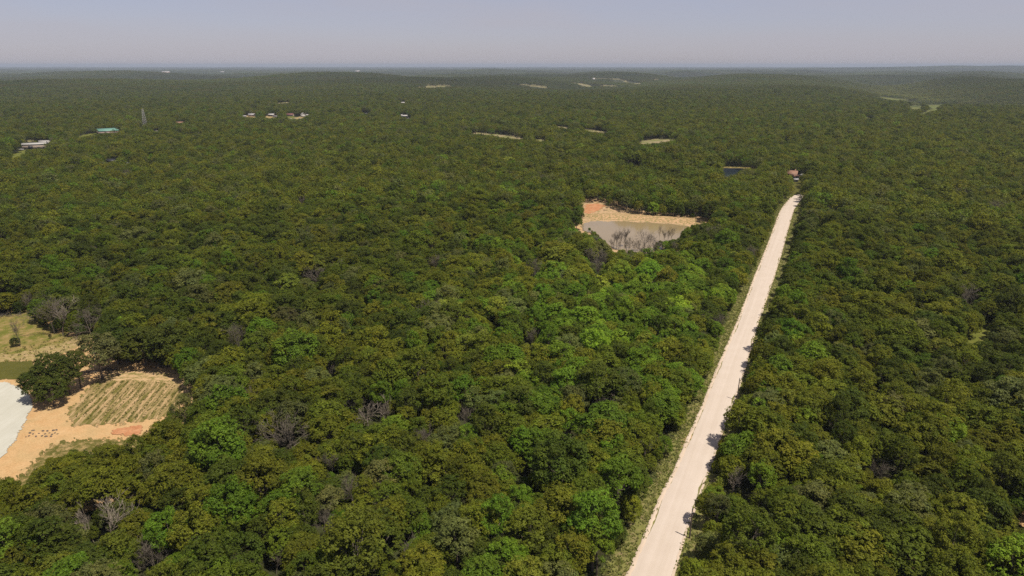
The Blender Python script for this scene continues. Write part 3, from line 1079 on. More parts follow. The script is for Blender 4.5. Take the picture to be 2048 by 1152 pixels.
building("metal_building", "long tan metal building with pale roof and dark open doorway at left edge of woods", "building", 71, 297, 24, 23, 11, 5.2, 1.2, B_TAN, B_OFFW,
         [("door", 'S', -3.5, 4.4, 0, 3.6), ("door", 'S', 4.5, 2.6, 0, 2.2), ("window", 'S', 9.0, 1.6, 1.2, 2.4)], 0.05)
building("white_trailer", "white box trailer standing behind the right end of the tan metal building", "trailer", 90, 287.5, 12, 12, 3.2, 3.6, 0.3, B_WHITE, B_WHITE, [("door", 'S', 3, 1.2, 0.9, 2.9)], 0.1, None, 0.05)
car("white vehicle parked in front of the tan metal building's left end", 43, 300, 20, B_WHITE)
car("dark red vehicle parked beside the dark doorway of the tan metal building", 52, 297, 60, B_RED)
building("barn", "pinkish barn with long green metal roof half hidden by trees", "barn", 217, 267, 38, 26, 14, 4.2, 2.8, B_PINK, B_GREEN, [("door", 'W', 0, 3.4, 0, 3.2), ("window", 'S', -4, 1.5, 1.4, 2.6)], 0.25)
building("shed", "dark roofed shed deep in the woods below the green roofed barn", "shed", 224, 327, 10, 7, 5, 2.8, 1.6, B_WHITE, B_DARK, [("door", 'S', 0, 1.4, 0, 2.1)], 0.4)
car("white car among trees to the right of the dark roofed shed", 256, 328, 20, B_WHITE)
car("white car nearly hidden in trees, farthest right of the two", 302, 333, 0, B_WHITE)
car("pale vehicle in the trees right of the green roofed barn", 313, 263, 10, B_TAN)
building("house", "small brown roofed house in the trees right of the lattice tower", "house", 361, 249, 0, 11, 7, 2.8, 1.6, B_PINK, B_TERRA, [("window", 'S', 2, 1.4, 1, 2.2)], 0.6)

# the cluster of pale buildings in a gap of the far woods
YARDS = [[(487, 233.5), (494, 231), (500, 232), (513, 234.5), (512, 236.5), (498, 234.8), (488, 236)], [(518, 234.5), (523, 233.5), (521, 236)],
         [(532, 232.5), (546, 231.5), (556, 233.5), (556, 236), (546, 238), (530, 236)], [(574, 231), (586, 233), (590, 239), (578, 238)],
         [(590, 236), (604, 233), (616, 231), (616, 234), (603, 238), (592, 239)]]
for i, f in enumerate(YARDS):
    VIS.append([(x, y - 0.5) for x, y in f])
    sheet("dirt_yard", [tuple(np.mean(np.array(f), axis=0) + (np.array(p) - np.mean(np.array(f), axis=0)) * 1.3) for p in f], 0.12, M_STRAW if i != 3 else M_GLADE, 2.0, 1.5, 30)
building("mobile_home", "small white mobile home at the left end of the far clearing", "mobile home", 489.5, 235, 5, 6, 3.6, 2.6, 0.8, B_WHITE, B_WHITE, [("door", 'S', 1, 1.0, 0.2, 2.1)], 0.2)
building("house", "grey roofed pinkish house, left of the white roofed one in the far clearing", "house", 504, 233, 8, 11, 8, 3.2, 2.2, B_PINK, B_GREYR, [("window", 'S', -2, 1.4, 1, 2.2), ("window", 'S', 2.5, 1.4, 1, 2.2)], 0.2)
building("house", "house with wide bright white roof in the middle of the far clearing", "house", 543.5, 232.5, 0, 10, 9, 3.0, 1.6, B_BROWN, B_WHITE, [("door", 'S', 0, 1.2, 0, 2.1), ("window", 'S', 3, 1.4, 1, 2.2)], 0.1)
building("shed", "low open shed with light wall just right of the white roofed house", "shed", 551, 235, 4, 9, 4, 2.4, 0.6, B_WHITE, B_GREYR, [("door", 'S', 0, 2.4, 0, 2.0)], 0.1)
building("house", "dark red roofed house with tan walls in the far clearing", "house", 581, 232.5, -4, 12, 8, 3.0, 2.2, B_TAN, B_RED, [("window", 'S', -3, 1.4, 1, 2.2), ("window", 'S', 3, 1.4, 1, 2.2)], 0.1)
building("house", "white gabled house at the right end of the far clearing", "house", 606.5, 234, -70, 9, 8, 4.4, 3.0, B_WHITE, B_WHITE, [("door", 'W', 0, 1.2, 0, 2.1), ("window", 'W', 2.4, 1.0, 1, 2.2)], 0.1)
building("storage_tank_shed", "small white shed right of the white gabled house", "shed", 614.5, 234.5, 10, 4, 4, 4.0, 1.0, B_WHITE, B_WHITE, [("door", 'S', 0, 1.2, 0, 2.1)], 0.2)
for x, y, l in [(581, 238.6, "white car at the near edge of the far clearing, leftmost of three"), (589, 238.8, "white car at the near edge of the far clearing, middle of three"),
                (600, 237.8, "white car at the near edge of the far clearing, rightmost of three")]:
    car(l, x, y, 5, B_WHITE)
P = ground(612.5, 235.5)
g = Geo()
g.tube([(0, 0, -0.5), (0, 0, 5), (0, 0, 9)], [0.3, 0.26, 0.22], 6)
tag(link("flagpole", g.mesh("flagpole", [B_WHITE]), None, P), "tall white pole between the white gabled house and the small shed", "pole")
car("white speck of a car in far trees right of the far clearing", 733, 227.5, 0, B_WHITE)
building("house", "long white house alone in the far woods near the middle left", "house", 809, 234.5, 4, 11, 6, 2.6, 1.4, B_WHITE, B_WHITE, [("window", 'S', 1, 1.4, 1, 2.2)], 0.3)
building("shed", "tiny white shed left of the long white house", "shed", 803, 233.5, 4, 3.6, 3, 2.8, 1.2, B_WHITE, B_WHITE, [("door", 'S', 0, 1.0, 0, 2.0)], 0.3)
car("white car just right of the long white house", 817, 237.5, 10, B_WHITE)
building("house", "lone white house far beyond and above the long white house", "house", 806, 208, 0, 9, 7, 3.0, 1.6, B_WHITE, B_WHITE, [("window", 'S', 1, 1.4, 1, 2.2)], 0.4)
building("house", "terracotta roofed house beyond the end of the gravel road", "house", 1584, 353.5, -28, 7.5, 6, 2.8, 2.4, B_BROWN, B_TERRA, [("window", 'S', -2, 1.4, 1, 2.2), ("window", 'S', 2.2, 1.4, 1, 2.2)], 0.2, None, 0.6, True)
building("shed", "small white shed right of the terracotta roofed house", "shed", 1592, 357.5, -10, 4.0, 3.0, 2.4, 1.0, B_WHITE, B_TERRA, [("door", 'S', 0, 1.0, 0, 2.0)], 0.1)
building("shed", "little white shed in the gap past the end of the road", "shed", 1591, 364, 0, 3.2, 2.6, 2.2, 0.6, B_WHITE, B_GREYR, [("door", 'S', 0, 1.0, 0, 2.0)], 0.1)
car("pale vehicle under trees right of the gap beyond the road", 1604, 351, 30, B_WHITE)
# far farms; sizes as they look at that distance
for x, y, W, D, h, rh, wl, rf, l in [
    (1187.5, 157.6, 14, 9, 8, 6, B_WHITE, B_WHITE, "tall white farmhouse by the far fields"),
    (1186, 162.5, 18, 10, 7, 5, B_WHITE, B_GREYR, "white barn in front of the tall white farmhouse"),
    (1143.5, 152, 22, 12, 8, 5, B_WHITE, B_GREYR, "lone white house left of the far fields near the horizon"),
    (1052, 165.5, 22, 12, 6, 4, B_TAN, B_GREYR, "tan farm buildings above the curved far field"),
    (1322, 148.5, 26, 14, 8, 5, B_WHITE, B_WHITE, "white house near the horizon below the thin mast"),
    (1611, 143.8, 46, 20, 9, 4, B_WHITE, B_WHITE, "long white roof near the horizon above the far right woods"),
    (332, 147, 90, 30, 18, 8, B_PINK, B_WHITE, "large pink and white building on the hazy ridge at left"),
    (445, 147, 50, 26, 16, 6, B_WHITE, B_WHITE, "white building on the hazy ridge, right of the pink one"),
    (715, 144.5, 60, 30, 18, 8, B_PINK, B_WHITE, "pale building on the hazy ridge at centre left"),
    (516, 155.6, 26, 14, 9, 5, B_WHITE, B_WHITE, "bright white building in far woods at left, rightmost of two"),
    (503, 155.2, 18, 12, 7, 4, B_WHITE, B_GREYR, "small pale building in far woods at left, leftmost of two"),
    (318, 175.2, 12, 9, 5, 3, B_WHITE, B_WHITE, "small white house in far woods at upper left"),
    (334, 175.8, 14, 8, 4, 2, B_WHITE, B_GREYR, "low white house right of the small one at upper left"),
    (249, 182.5, 14, 8, 4, 2, B_PINK, B_TERRA, "low pink house in far woods at upper left")]:
    building("farm_building", l, "building", x, y, 6, W, D, h, rh, wl, rf, [("door", 'S', 0, W * 0.15, 0, h * 0.5)], 0.35, None, 0.5, False, 12)

# lattice tower
P = ground(291, 256)
TH = height_at(P, 218)
root = empty("lattice_tower", P, 0.5)
tag(root, "grey lattice steel tower rising from the woods beside the green roofed barn", "tower")
hw = lambda z: 3.0 * (1 - z / TH) + 0.7
CR = [(-1, -1), (1, -1), (1, 1), (-1, 1)]
for a, b in CR:
    g = Geo()
    g.tube([(a * hw(z), b * hw(z), z) for z in (-0.5, TH * 0.5, TH)], [0.2, 0.17, 0.13], 4)
    link("leg", g.mesh("leg", [B_STEEL]), root)
lv = np.linspace(0, TH, 10)
for i in range(9):
    g = Geo()
    for k in range(4):
        (a, b), (c, d) = CR[k], CR[(k + 1) % 4]
        z0, z1 = lv[i], lv[i + 1]
        g.tube([(a * hw(z0), b * hw(z0), z0), (c * hw(z1), d * hw(z1), z1)], [0.11, 0.11], 3)
        g.tube([(c * hw(z0), d * hw(z0), z0), (a * hw(z1), b * hw(z1), z1)], [0.11, 0.11], 3)
        g.tube([(a * hw(z1), b * hw(z1), z1), (c * hw(z1), d * hw(z1), z1)], [0.11, 0.11], 3)
    link("brace", g.mesh("brace", [B_STEEL]), root)
KEEP_OUT.append((P.x, P.y, 6))
a, b, d = px_of(P)
VIS_D.append(([(287, 218), (293, 218), (296, 248), (285, 248)], d - 5))
# mast on the horizon
P = ground(1323, 135.5)
g = Geo()
hh = height_at(P, 129.5)
g.tube([(0, 0, 0), (0, 0, hh * 0.5), (0, 0, hh)], [4.0, 3.0, 1.8], 4)
tag(link("mast", g.mesh("mast", [B_STEEL]), None, P), "thin grey mast standing up against the sky on the horizon", "mast")

# ------------------------------------------------------------------ poles beside the road
def pole(px, py, ty, label, arm=False):
    P = ground(px, py)
    h = height_at(P, ty)
    root = empty("utility_pole", P, math.radians(-24))
    tag(root, label, "utility pole", "utility poles along the right side of the gravel road")
    g = Geo()
    g.tube([(0, 0, -0.3), (0.02, 0, h * 0.5), (0.05, 0, h)], [0.17, 0.145, 0.11], 8)
    link("pole", g.mesh("pole", [M_POLE]), root)
    g = Geo()
    g.box(-0.05, 0.13, -0.16, 0.16, h - 0.9, h - 0.75)
    g.tube([(0.05, 0, h), (0.05, 0, h + 0.08), (0.05, 0, h + 0.22)], [0.06, 0.08, 0.05], 6)
    link("insulator", g.mesh("insulator", [B_STEEL]), root)
    if arm:
        g = Geo()
        g.box(-1.4, 1.5, -0.22, -0.11, h - 0.55, h - 0.40)
        link("crossarm", g.mesh("crossarm", [M_PALE]), root)
    a, b, d = px_of(P)
    a2, b2, _ = px_of(P + Vector((0, 0, h)))
    VIS_D.append(([(a - 1.5, b - 2), (a2 - 1.5, b2), (a2 + 1.5, b2), (a + 1.5, b - 2)], d))
    KEEP_OUT.append((P.x, P.y, 1.5))


pole(1379, 1077, 1017, "brown utility pole nearest the bottom of the picture, right edge of road")
pole(1474, 801, 757, "utility pole on the right road edge beside the jagged tree shadows, second nearest")
pole(1534, 617, 596, "thin utility pole among roadside trees, third from the bottom of the picture")
pole(1569, 507, 491, "farthest utility pole, with a pale crossarm, near the top of the road", True)


# ------------------------------------------------------------------ bare trees, each placed by eye
def copy_parts(parts, names, root):
    for me, n in zip(parts, names):
        link(n, me, root)


def bare(kind, px, py, ty, label, wid=1.0, rz=None, lean=None, protect=True, group=None, name="bare_tree", cat="bare tree"):
    P = ground(px, py)
    tr, br, _, H0, R0 = BARE[kind]
    s = height_at(P, ty) / H0
    root = empty(name, P, RNG.uniform(0, 6.28) if rz is None else rz)
    root.scale = (s * wid, s * wid, s)
    if lean: root.rotation_euler = (lean[0], lean[1], 0)
    tag(root, label, cat, group)
    link("trunk", tr, root)
    link("branches", br, root)
    KEEP_OUT.append((P.x, P.y, 2.2))
    if protect:
        a, b, d = px_of(P + Vector((0, 0, H0 * s * 0.30)))
        a2, b2, _ = px_of(P + Vector((0, 0, H0 * s)))
        hwid = R0 * s * wid * FPX / d * 0.8
        VIS_D.append(([(a - hwid * 0.25, b), (a2 - hwid, (b + b2) / 2), (a2 - hwid * 0.6, b2), (a2 + hwid * 0.6, b2), (a2 + hwid, (b + b2) / 2), (a + hwid * 0.25, b)], d))
    return root


bare(3, 579, 918, 818, "big bushy grey-brown dead tree in the lower left woods", 1.15)
bare(2, 233, 1095, 1000, "pale forked dead tree in the lower left corner woods", 1.0)
bare(4, 190, 1088, 1008, "pale dead trunk leaning left beside the forked dead tree", 0.7, 0, (0, -0.35))
bare(0, 311, 1160, 1080, "brown bare tree at the bottom edge left of centre", 1.1)
bare(2, 737, 865, 800, "pale dead tree with bent limbs left of the lime-green trees", 0.9)
bare(4, 768, 862, 795, "thin pale dead tree just right of the bent one", 0.8)
bare(4, 808, 1150, 1066, "slim pale snag near the bottom centre of the woods", 0.55)
bare(3, 655, 1090, 1012, "small grey-brown bare tree in a dark gap of the lower woods", 0.7)
bare(4, 553, 1150, 1092, "pale dead twigs poking from the bottom canopy right of the brown bare tree", 0.7)
bare(0, 480, 712, 645, "grey bare tree behind the large dark round tree at left", 1.0)
bare(0, 670, 760, 728, "small grey bare crown in the woods left of centre", 0.9)
bare(0, 930, 862, 812, "grey-brown bare crown to the left of the lime-green trees", 1.1)
bare(1, 665, 960, 895, "faint brown bare tree right of the big bushy dead one", 1.0)
bare(3, 632, 575, 528, "grey bare crown in the left middle distance woods", 1.2)
bare(1, 870, 548, 505, "grey-brown bare tree in the woods straight below the far field strip", 1.2)
bare(0, 1068, 565, 515, "grey bare tree left of the pond's near shore", 1.0)
bare(1, 604, 420, 388, "small grey bare tree far back at left centre", 1.2)
bare(3, 1935, 622, 566, "brown bare spreading crown above the grassy glade at right", 1.2)
bare(2, 1465, 990, 930, "pale limbed half bare tree beside the road on the right", 0.8)
bare(4, 1514, 1105, 1040, "slim pale snag in the trees right of the lowest utility pole", 0.5)
bare(4, 1466, 1110, 1058, "short pale snag in the lower right woods close to the road", 0.8)
bare(4, 1741, 965, 905, "upright pale snag in the middle of the right woods", 0.4)
bare(0, 1757, 980, 920, "brown bare crown beside the upright pale snag", 0.8)
bare(1, 1063, 700, 650, "thin grey tree with few leaves in the bright green woods", 0.9)
bare(4, 126, 673, 592, "pale straight trunked bare tree at the back edge of the clearing", 0.9)
bare(0, 110, 668, 588, "grey twiggy bare tree behind the pale trunk at the clearing edge", 1.1)
bare(3, 184, 676, 610, "round brown twiggy tree at the clearing's back edge", 1.0)
bare(1, 62, 626, 580, "grey bare tree at the far left edge behind the bright grass", 0.9)
# drowned trees along the near shore of the pond
PD = [(1227, 497, 463, 5, 0.8), (1232.5, 498, 456, 1, .8), (1240, 499, 452, 4, .7), (1249, 494, 451, 1, .9), (1259, 497, 472, 3, .8), (1288, 505, 457, 2, .9), (1300, 502, 464, 0, .9),
      (1318, 484, 447, 5, .5), (1328, 486, 455, 1, .8), (1335, 487, 456, 5, .8), (1342, 484, 453, 0, .8), (1281, 512, 480, 3, 0.9), (1294, 517, 486, 0, 0.9)]
for i in range(9):
    xx = [1223, 1236, 1253, 1268, 1275, 1308, 1312, 1323, 1348][i]
    PD.append((xx, 503 + (i % 3) * 4, 474 + (i * 5) % 9, [1, 5, 0, 3, 0, 1, 3, 5, 0][i], 0.8))
for i, (x, y, ty, k, wd) in enumerate(PD):
    side = ["leftmost", "second from left", "third from left", "fourth from left", "low and brown leaved, fifth from left", "the tall forked one",
            "dense brown one just right of the tall fork", "slim single stem right of the middle", "slender stem left of the right end group", "thin upright stem of the right end group",
            "rightmost", "low twiggy one in front of the tall fork", "lowest brown twiggy one nearest the green trees"][i] if i < 13 else "lower front row, %s from its left" % ["first", "second", "third", "fourth", "fifth", "sixth", "seventh", "eighth", "ninth"][i - 13]
    bare(k, x, y, ty, "bare drowned tree at the pond shore, " + side, wd, None, None, True, "bare trees standing along the near shore of the pond", "drowned_tree")
for i, (x, y, ty) in enumerate([(1183, 535, 492), (1196, 545, 500), (1207, 532, 492), (1190, 560, 520)]):
    bare([0, 3, 1, 0][i], x, y, ty, "grey-brown leafless tree in the thicket below the pond's left end, " + ["leftmost", "middle", "rightmost", "lowest"][i], 1.1)


# ------------------------------------------------------------------ placed green trees
def leafy(ti, P, H, label, col, wid=1.0, cat="tree", name="oak_tree", group=None, rz=None, parts=None):
    tr, cr, _, H0, R0 = parts or TREES[ti]
    s = H / H0
    root = empty(name, P, RNG.uniform(0, 6.28) if rz is None else rz)
    root.scale = (s * wid, s * wid, s)
    tag(root, label, cat, group)
    link("trunk", tr, root)
    o = link("crown", cr, root)
    o['leafcol'] = [float(c) for c in col]
    return root


def leafy_px(ti, px, py, ty, label, col, wid=1.0, **kw):
    P = ground(px, py)
    H = height_at(P, ty)
    KEEP_OUT.append((P.x, P.y, 2.5))
    return leafy(ti, P, H, label, col, wid, **kw)


for args in [(9, 112, 792, 704, "tallest dark oak of the clump between the white gravel and the seeded rows", (0.062, 0.078, 0.010), 0.85),
             (10, 84, 800, 732, "low left oak of the clump beside the white gravel pad", (0.058, 0.074, 0.010), 0.95),
             (11, 140, 788, 716, "right oak of the clump, its shadow reaching toward the lone tree", (0.068, 0.080, 0.012), 0.85),
             (10, 108, 812, 752, "lowest front oak of the clump, nearest the orange dirt", (0.066, 0.082, 0.010), 1.0),
             (3, 162, 776, 696, "slender open crowned oak left of the lone clearing tree", (0.080, 0.092, 0.014), 0.95)]:
    leafy_px(*args)
leafy_px(0, 206, 758, 664, "lone grey-green oak with visible dark trunk at the seeded field's corner", (0.110, 0.112, 0.034), 1.15)
leafy_px(10, 238, 728, 644, "full dark oak on the clearing edge directly behind the lone grey-green oak", (0.052, 0.072, 0.008), 1.0)
leafy_px(9, 292, 730, 655, "broad dark oak on the back edge of the seeded field, left of two", (0.070, 0.082, 0.010), 1.2)
leafy_px(11, 345, 736, 650, "broad dark oak at the back right corner of the seeded field", (0.066, 0.080, 0.010), 1.2)
bare(1, 41, 694, 630, "spindly half bare sapling standing in the bright grass", 0.55, name="sapling", cat="sapling")
leafy_px(10, 32, 693, 674, "low bushy sapling at the foot of the spindly one", (0.06, 0.075, 0.018), 1.0, cat="sapling", name="sapling")
leafy_px(10, 101, 677, 667, "tiny stump-like bush on the grass near the pale bare tree", (0.07, 0.075, 0.02), 0.6, cat="bush", name="bush")
leafy_px(3, 1214, 421, 404, "small tree standing on the bank above the excavated clay", (0.05, 0.08, 0.014), 0.7)
CEDCOL = (0.050, 0.060, 0.018)
for (x, y, ty, l) in [(1075, 985, 930, "dark cedar left of the yellow-green glade grass, tallest of the three"), (1028, 978, 944, "dark cedar leftmost of the three by the glade"),
                      (1040, 992, 958, "small dark cedar in front of the leftmost by the glade"), (1250, 905, 862, "grey-green cedar left of the road near the washed out gully"),
                      (1135, 925, 893, "dull cedar in the opening right of the glade")]:
    leafy_px(0, x, y, ty, l, CEDCOL, 1.1, cat="cedar tree", name="cedar_tree", parts=CEDAR)
for (x, y, ty, c, wd, l) in [(1012, 880, 800, 4, 1.1, "large lime-green tree in the middle of the lower woods"),
                             (1095, 855, 775, 3, 1.1, "bright green tree right of the large lime-green one"),
                             (1205, 915, 815, 3, 1.3, "big round bright green tree casting a black shadow at its left"),
                             (1290, 700, 655, 6, 1.2, "pale yellow-green tree left of the middle of the road"),
                             (1320, 735, 678, 6, 1.0, "yellow-green tree just below the palest one left of the road"),
                             (580, 665, 588, 0, 1.2, "large dark green round tree left of centre"),
                             (1410, 1050, 985, 2, 0.9, "olive tree at the right road edge above the nearest pole")]:
    leafy_px({4: 8, 3: 2, 6: 5, 0: 4, 2: 0}[c], x, y, ty, l, np.array(COLV[c]) * (1.0 if c != 4 else 0.9), wd)

# ------------------------------------------------------------------ the wood itself
r = np.random.default_rng(21)
x, y = hexpoints(r, 60, 2300, 5.3)
n = len(x)
Hs = np.clip(r.normal(0.88, 0.11, n) + 0.05 * np.sin(x / 19 + 1.7 * np.sin(y / 31)), 0.55, 1.45)
near = np.hypot(x, y) < 430
big = r.random(n) < 0.10
Hs[big] *= 1.2
Hs[r.random(n) < 0.08] *= 0.72
wd = np.clip(r.normal(0.97, 0.13, n), 0.68, 1.35)
Hs = np.where(np.hypot(x, y) > 450, Hs + 0.10 * np.sin(x / 47 + 2 * np.sin(y / 90)) * np.cos(y / 71), Hs)
z = hz(x, y)
# belonging to the open ground itself
ok = np.ones(n, bool)
for kx, ky, kr in KEEP_OUT:
    ok &= np.hypot(x - kx, y - ky) > kr
gapf = np.sin(x / 150 + 1.9 * np.sin(y / 260)) + np.sin(y / 190 + 1.3 * np.sin(x / 210)) + 0.25 * np.sin(x / 31 + y / 43)
ok &= ~((np.abs(gapf) < 0.055) & (np.hypot(x, y) > 430) & (np.sin(x / 120 + y / 77) > -0.2))
ok1 = visible_clear(x, y, z, Hs * 12.3, 4.2 * Hs * wd)


def depth_clear(x, y, z, H, R):
    m = np.ones(len(x), bool)
    pts = [np.stack([x + d[0] * R * 0.9, y + d[1] * R * 0.9, z + H * 0.64 + d[2] * H * 0.34], -1) for d in _d]
    for P in pts:
        a, b, dep = project(P)
        for poly, dd in VIS_D:
            k = inside(a, b, poly)
            k &= dep < dd
            m &= ~k
    return m


ok2 = depth_clear(x, y, z, Hs * 12.3, 4.2 * Hs * wd)
good = ok & ok1 & ok2
# try smaller trees and then bushes where a full one would stand in the way
small = np.zeros(n, bool)
for f in (0.8, 0.66, 0.54, 0.46, 0.38, 0.3, 0.24, 0.18):
    bad = ok & ~good & (np.hypot(x, y) < 1300)
    ib = np.nonzero(bad)[0]
    xx = x[ib] + r.normal(0, 1.2, len(ib))
    yy = y[ib] + r.normal(0, 1.2, len(ib))
    hh = f * r.uniform(0.85, 1.15, len(ib))
    zz = hz(xx, yy)
    k = visible_clear(xx, yy, zz, hh * 12.3, 4.2 * hh) & depth_clear(xx, yy, zz, hh * 12.3, 4.2 * hh)
    kk = ib[k]
    x[kk], y[kk], z[kk], Hs[kk], wd[kk] = xx[k], yy[k], zz[k], hh[k], 1.0
    good[kk] = True
    small[kk] = True
# brush under the trees that stand along open edges
bx = np.repeat(x[small & (np.hypot(x, y) < 500)], 3) + r.normal(0, 3.2, 3 * int((small & (np.hypot(x, y) < 500)).sum()))
by = np.repeat(y[small & (np.hypot(x, y) < 500)], 3) + r.normal(0, 3.2, len(bx))
bh = r.uniform(0.14, 0.42, len(bx))
bz = hz(bx, by)
kb = visible_clear(bx, by, bz, bh * 12.3, 4.2 * bh) & depth_clear(bx, by, bz, bh * 12.3, 4.2 * bh)
for kx, ky, kr in KEEP_OUT:
    kb &= np.hypot(bx - kx, by - ky) > kr * 0.5
# trees with open ground towards the viewer keep their leaves down to the ground
ft, fu, _ = project(np.stack([x, y - 7.0, z], -1))
edge_t = small.copy()
for poly in VIS:
    edge_t |= inside(ft, fu, poly)
x, y, z, Hs, wd, edge_t = [np.concatenate([q[good], b_[kb]]) for q, b_ in ((x, bx), (y, by), (z, bz), (Hs, bh), (wd, np.ones(len(bx))), (edge_t, np.ones(len(bx), bool)))]
n = len(x)
px, py, dep = project(np.stack([x, y, z + Hs * 9], -1))
cls = leafcols(x, y, px, py, r)
dist = np.hypot(x, y)
proto = np.where(dist < 430, I_TREE + r.integers(0, 9, n), I_MID + r.integers(0, 7, n))
proto = np.where((dist < 430) & edge_t, I_TREE + 9 + r.integers(0, 3, n), proto)
u = r.random(n)
isbare = (u < 0.022) & (Hs > 0.6)
iscedar = (u > 0.985) & (dist < 430)
proto = np.where(isbare, I_BARE + r.choice([0, 1, 3], n), proto)
proto = np.where(iscedar, I_CEDAR, proto)
cv = COLV[cls] * np.clip(r.normal(1, 0.13, (n, 1)), 0.7, 1.4) * np.clip(r.normal(1, 0.035, (n, 3)), 0.9, 1.1)
midk = np.exp(-(((x - 30 - 0.12 * (y - 200)) / 55.0) ** 2 + ((y - 245) / 115.0) ** 2))
cv *= (1.05 + 0.42 * midk)[:, None]  # vignette-like brightening of the middle, put into the leaf colour
cv[iscedar] = np.array(CEDCOL)


def valley_tone(x, y, c):
    """willows and scrub of the valley floor are paler than the hillside oaks"""
    dv = np.minimum(segdist(x, y, 2300, 4300, 1560, 2900), segdist(x, y, 1560, 2900, 1290, 2050))
    k = (np.exp(-(dv / 175.0) ** 2) * (0.6 + 0.4 * np.sin(x / 37 + y / 23)))[:, None]
    return c * (1 - k) + np.array([0.15, 0.155, 0.030]) * k


cv = valley_tone(x, y, cv)
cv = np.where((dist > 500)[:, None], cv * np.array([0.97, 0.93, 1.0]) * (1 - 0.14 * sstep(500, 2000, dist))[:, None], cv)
yaw = r.uniform(0, 2 * math.pi, n)

# the 300 that show largest are things of their own
inview = (px > -30) & (px < 2078) & (py > 0) & (py < 1190) & ~isbare & ~iscedar & (Hs > 0.55)
order = np.argsort(-(Hs / np.maximum(dep, 1)) * inview)
own = order[:290]
ownset = np.zeros(n, bool)
ownset[own] = True
MARKS = [(579, 860, "the bushy dead tree"), (233, 1040, "the pale forked dead tree"), (311, 1115, "the brown bottom bare tree"), (737, 830, "the bent pale dead tree"),
         (808, 1105, "the slim pale snag"), (655, 1050, "the small gap tree"), (1012, 835, "the large lime-green tree"), (1205, 860, "the big round bright tree"),
         (1110, 976, "the yellow-green glade"), (1379, 1050, "the nearest utility pole"), (1474, 780, "the second utility pole"), (1465, 955, "the pale roadside tree"),
         (1514, 1070, "the lowest pole's snag"), (1741, 930, "the upright pale snag"), (1955, 670, "the grassy glade"), (1830, 1118, "the small straw opening"),
         (200, 910, "the low grass strip"), (340, 800, "the seeded rows"), (2045, 1035, "the bare dirt patch"), (30, 960, "the dirt's lower tip"), (1300, 700, "the palest yellow-green tree"),
         (1080, 1152, "the bottom edge's middle"), (1640, 800, "the right woods' middle"), (440, 980, "the lower left woods"), (900, 1020, "the lower middle woods")]
DIRS = ["right", "upper right", "top", "upper left", "left", "lower left", "bottom", "lower right"]
ORD = ["nearest", "second", "third", "fourth", "fifth", "sixth", "seventh", "eighth", "ninth", "tenth", "eleventh", "twelfth", "thirteenth", "fourteenth", "fifteenth"]
cells = {}
for i in own:
    dd = [math.hypot(px[i] - a, py[i] - b) for a, b, _ in MARKS]
    k = int(np.argmin(dd))
    ang = math.atan2(-(py[i] - MARKS[k][1]), px[i] - MARKS[k][0])
    cells.setdefault((k, int(round(ang / (math.pi / 4))) % 8), []).append((dd[k], i))
for (k, d8), lst in cells.items():
    for rank, (_, i) in enumerate(sorted(lst)):
        c = COL[cls[i]][0]
        size = "large " if Hs[i] > 1.15 else ("small " if Hs[i] < 0.82 else "")
        lab = "%s%s tree, %s out from %s toward the %s" % (size, c, ORD[min(rank, 14)], MARKS[k][2], DIRS[d8])
        leafy(proto[i] - I_TREE, Vector((x[i], y[i], z[i])), Hs[i] * TREES[proto[i] - I_TREE][3], lab, cv[i], wd[i], group="nearest green trees of the wood", rz=yaw[i])

# far woodland in pieces
def far_patches(r, y0, y1, size, base):
    xs, ys = hexpoints(r, y0, y1, size * 0.95, 0.80, 0.05)
    zz = hz(xs, ys)
    ok = np.ones(len(xs), bool)
    for poly in VIS[-0:] if False else VIS:
        if min(p[1] for p in poly) > 240: continue
        for ox in (-0.42, 0, 0.42):
            for oy in (-0.42, 0, 0.42):
                a, b, dep = project(np.stack([xs + ox * size, ys + oy * size, zz + 11], -1))
                ok &= ~inside(a, b, poly)
    e = size * 0.45
    gx = (hz(xs + e, ys) - hz(xs - e, ys)) / (2 * e)
    gy = (hz(xs, ys + e) - hz(xs, ys - e)) / (2 * e)
    return xs[ok], ys[ok], zz[ok], gx[ok], gy[ok]


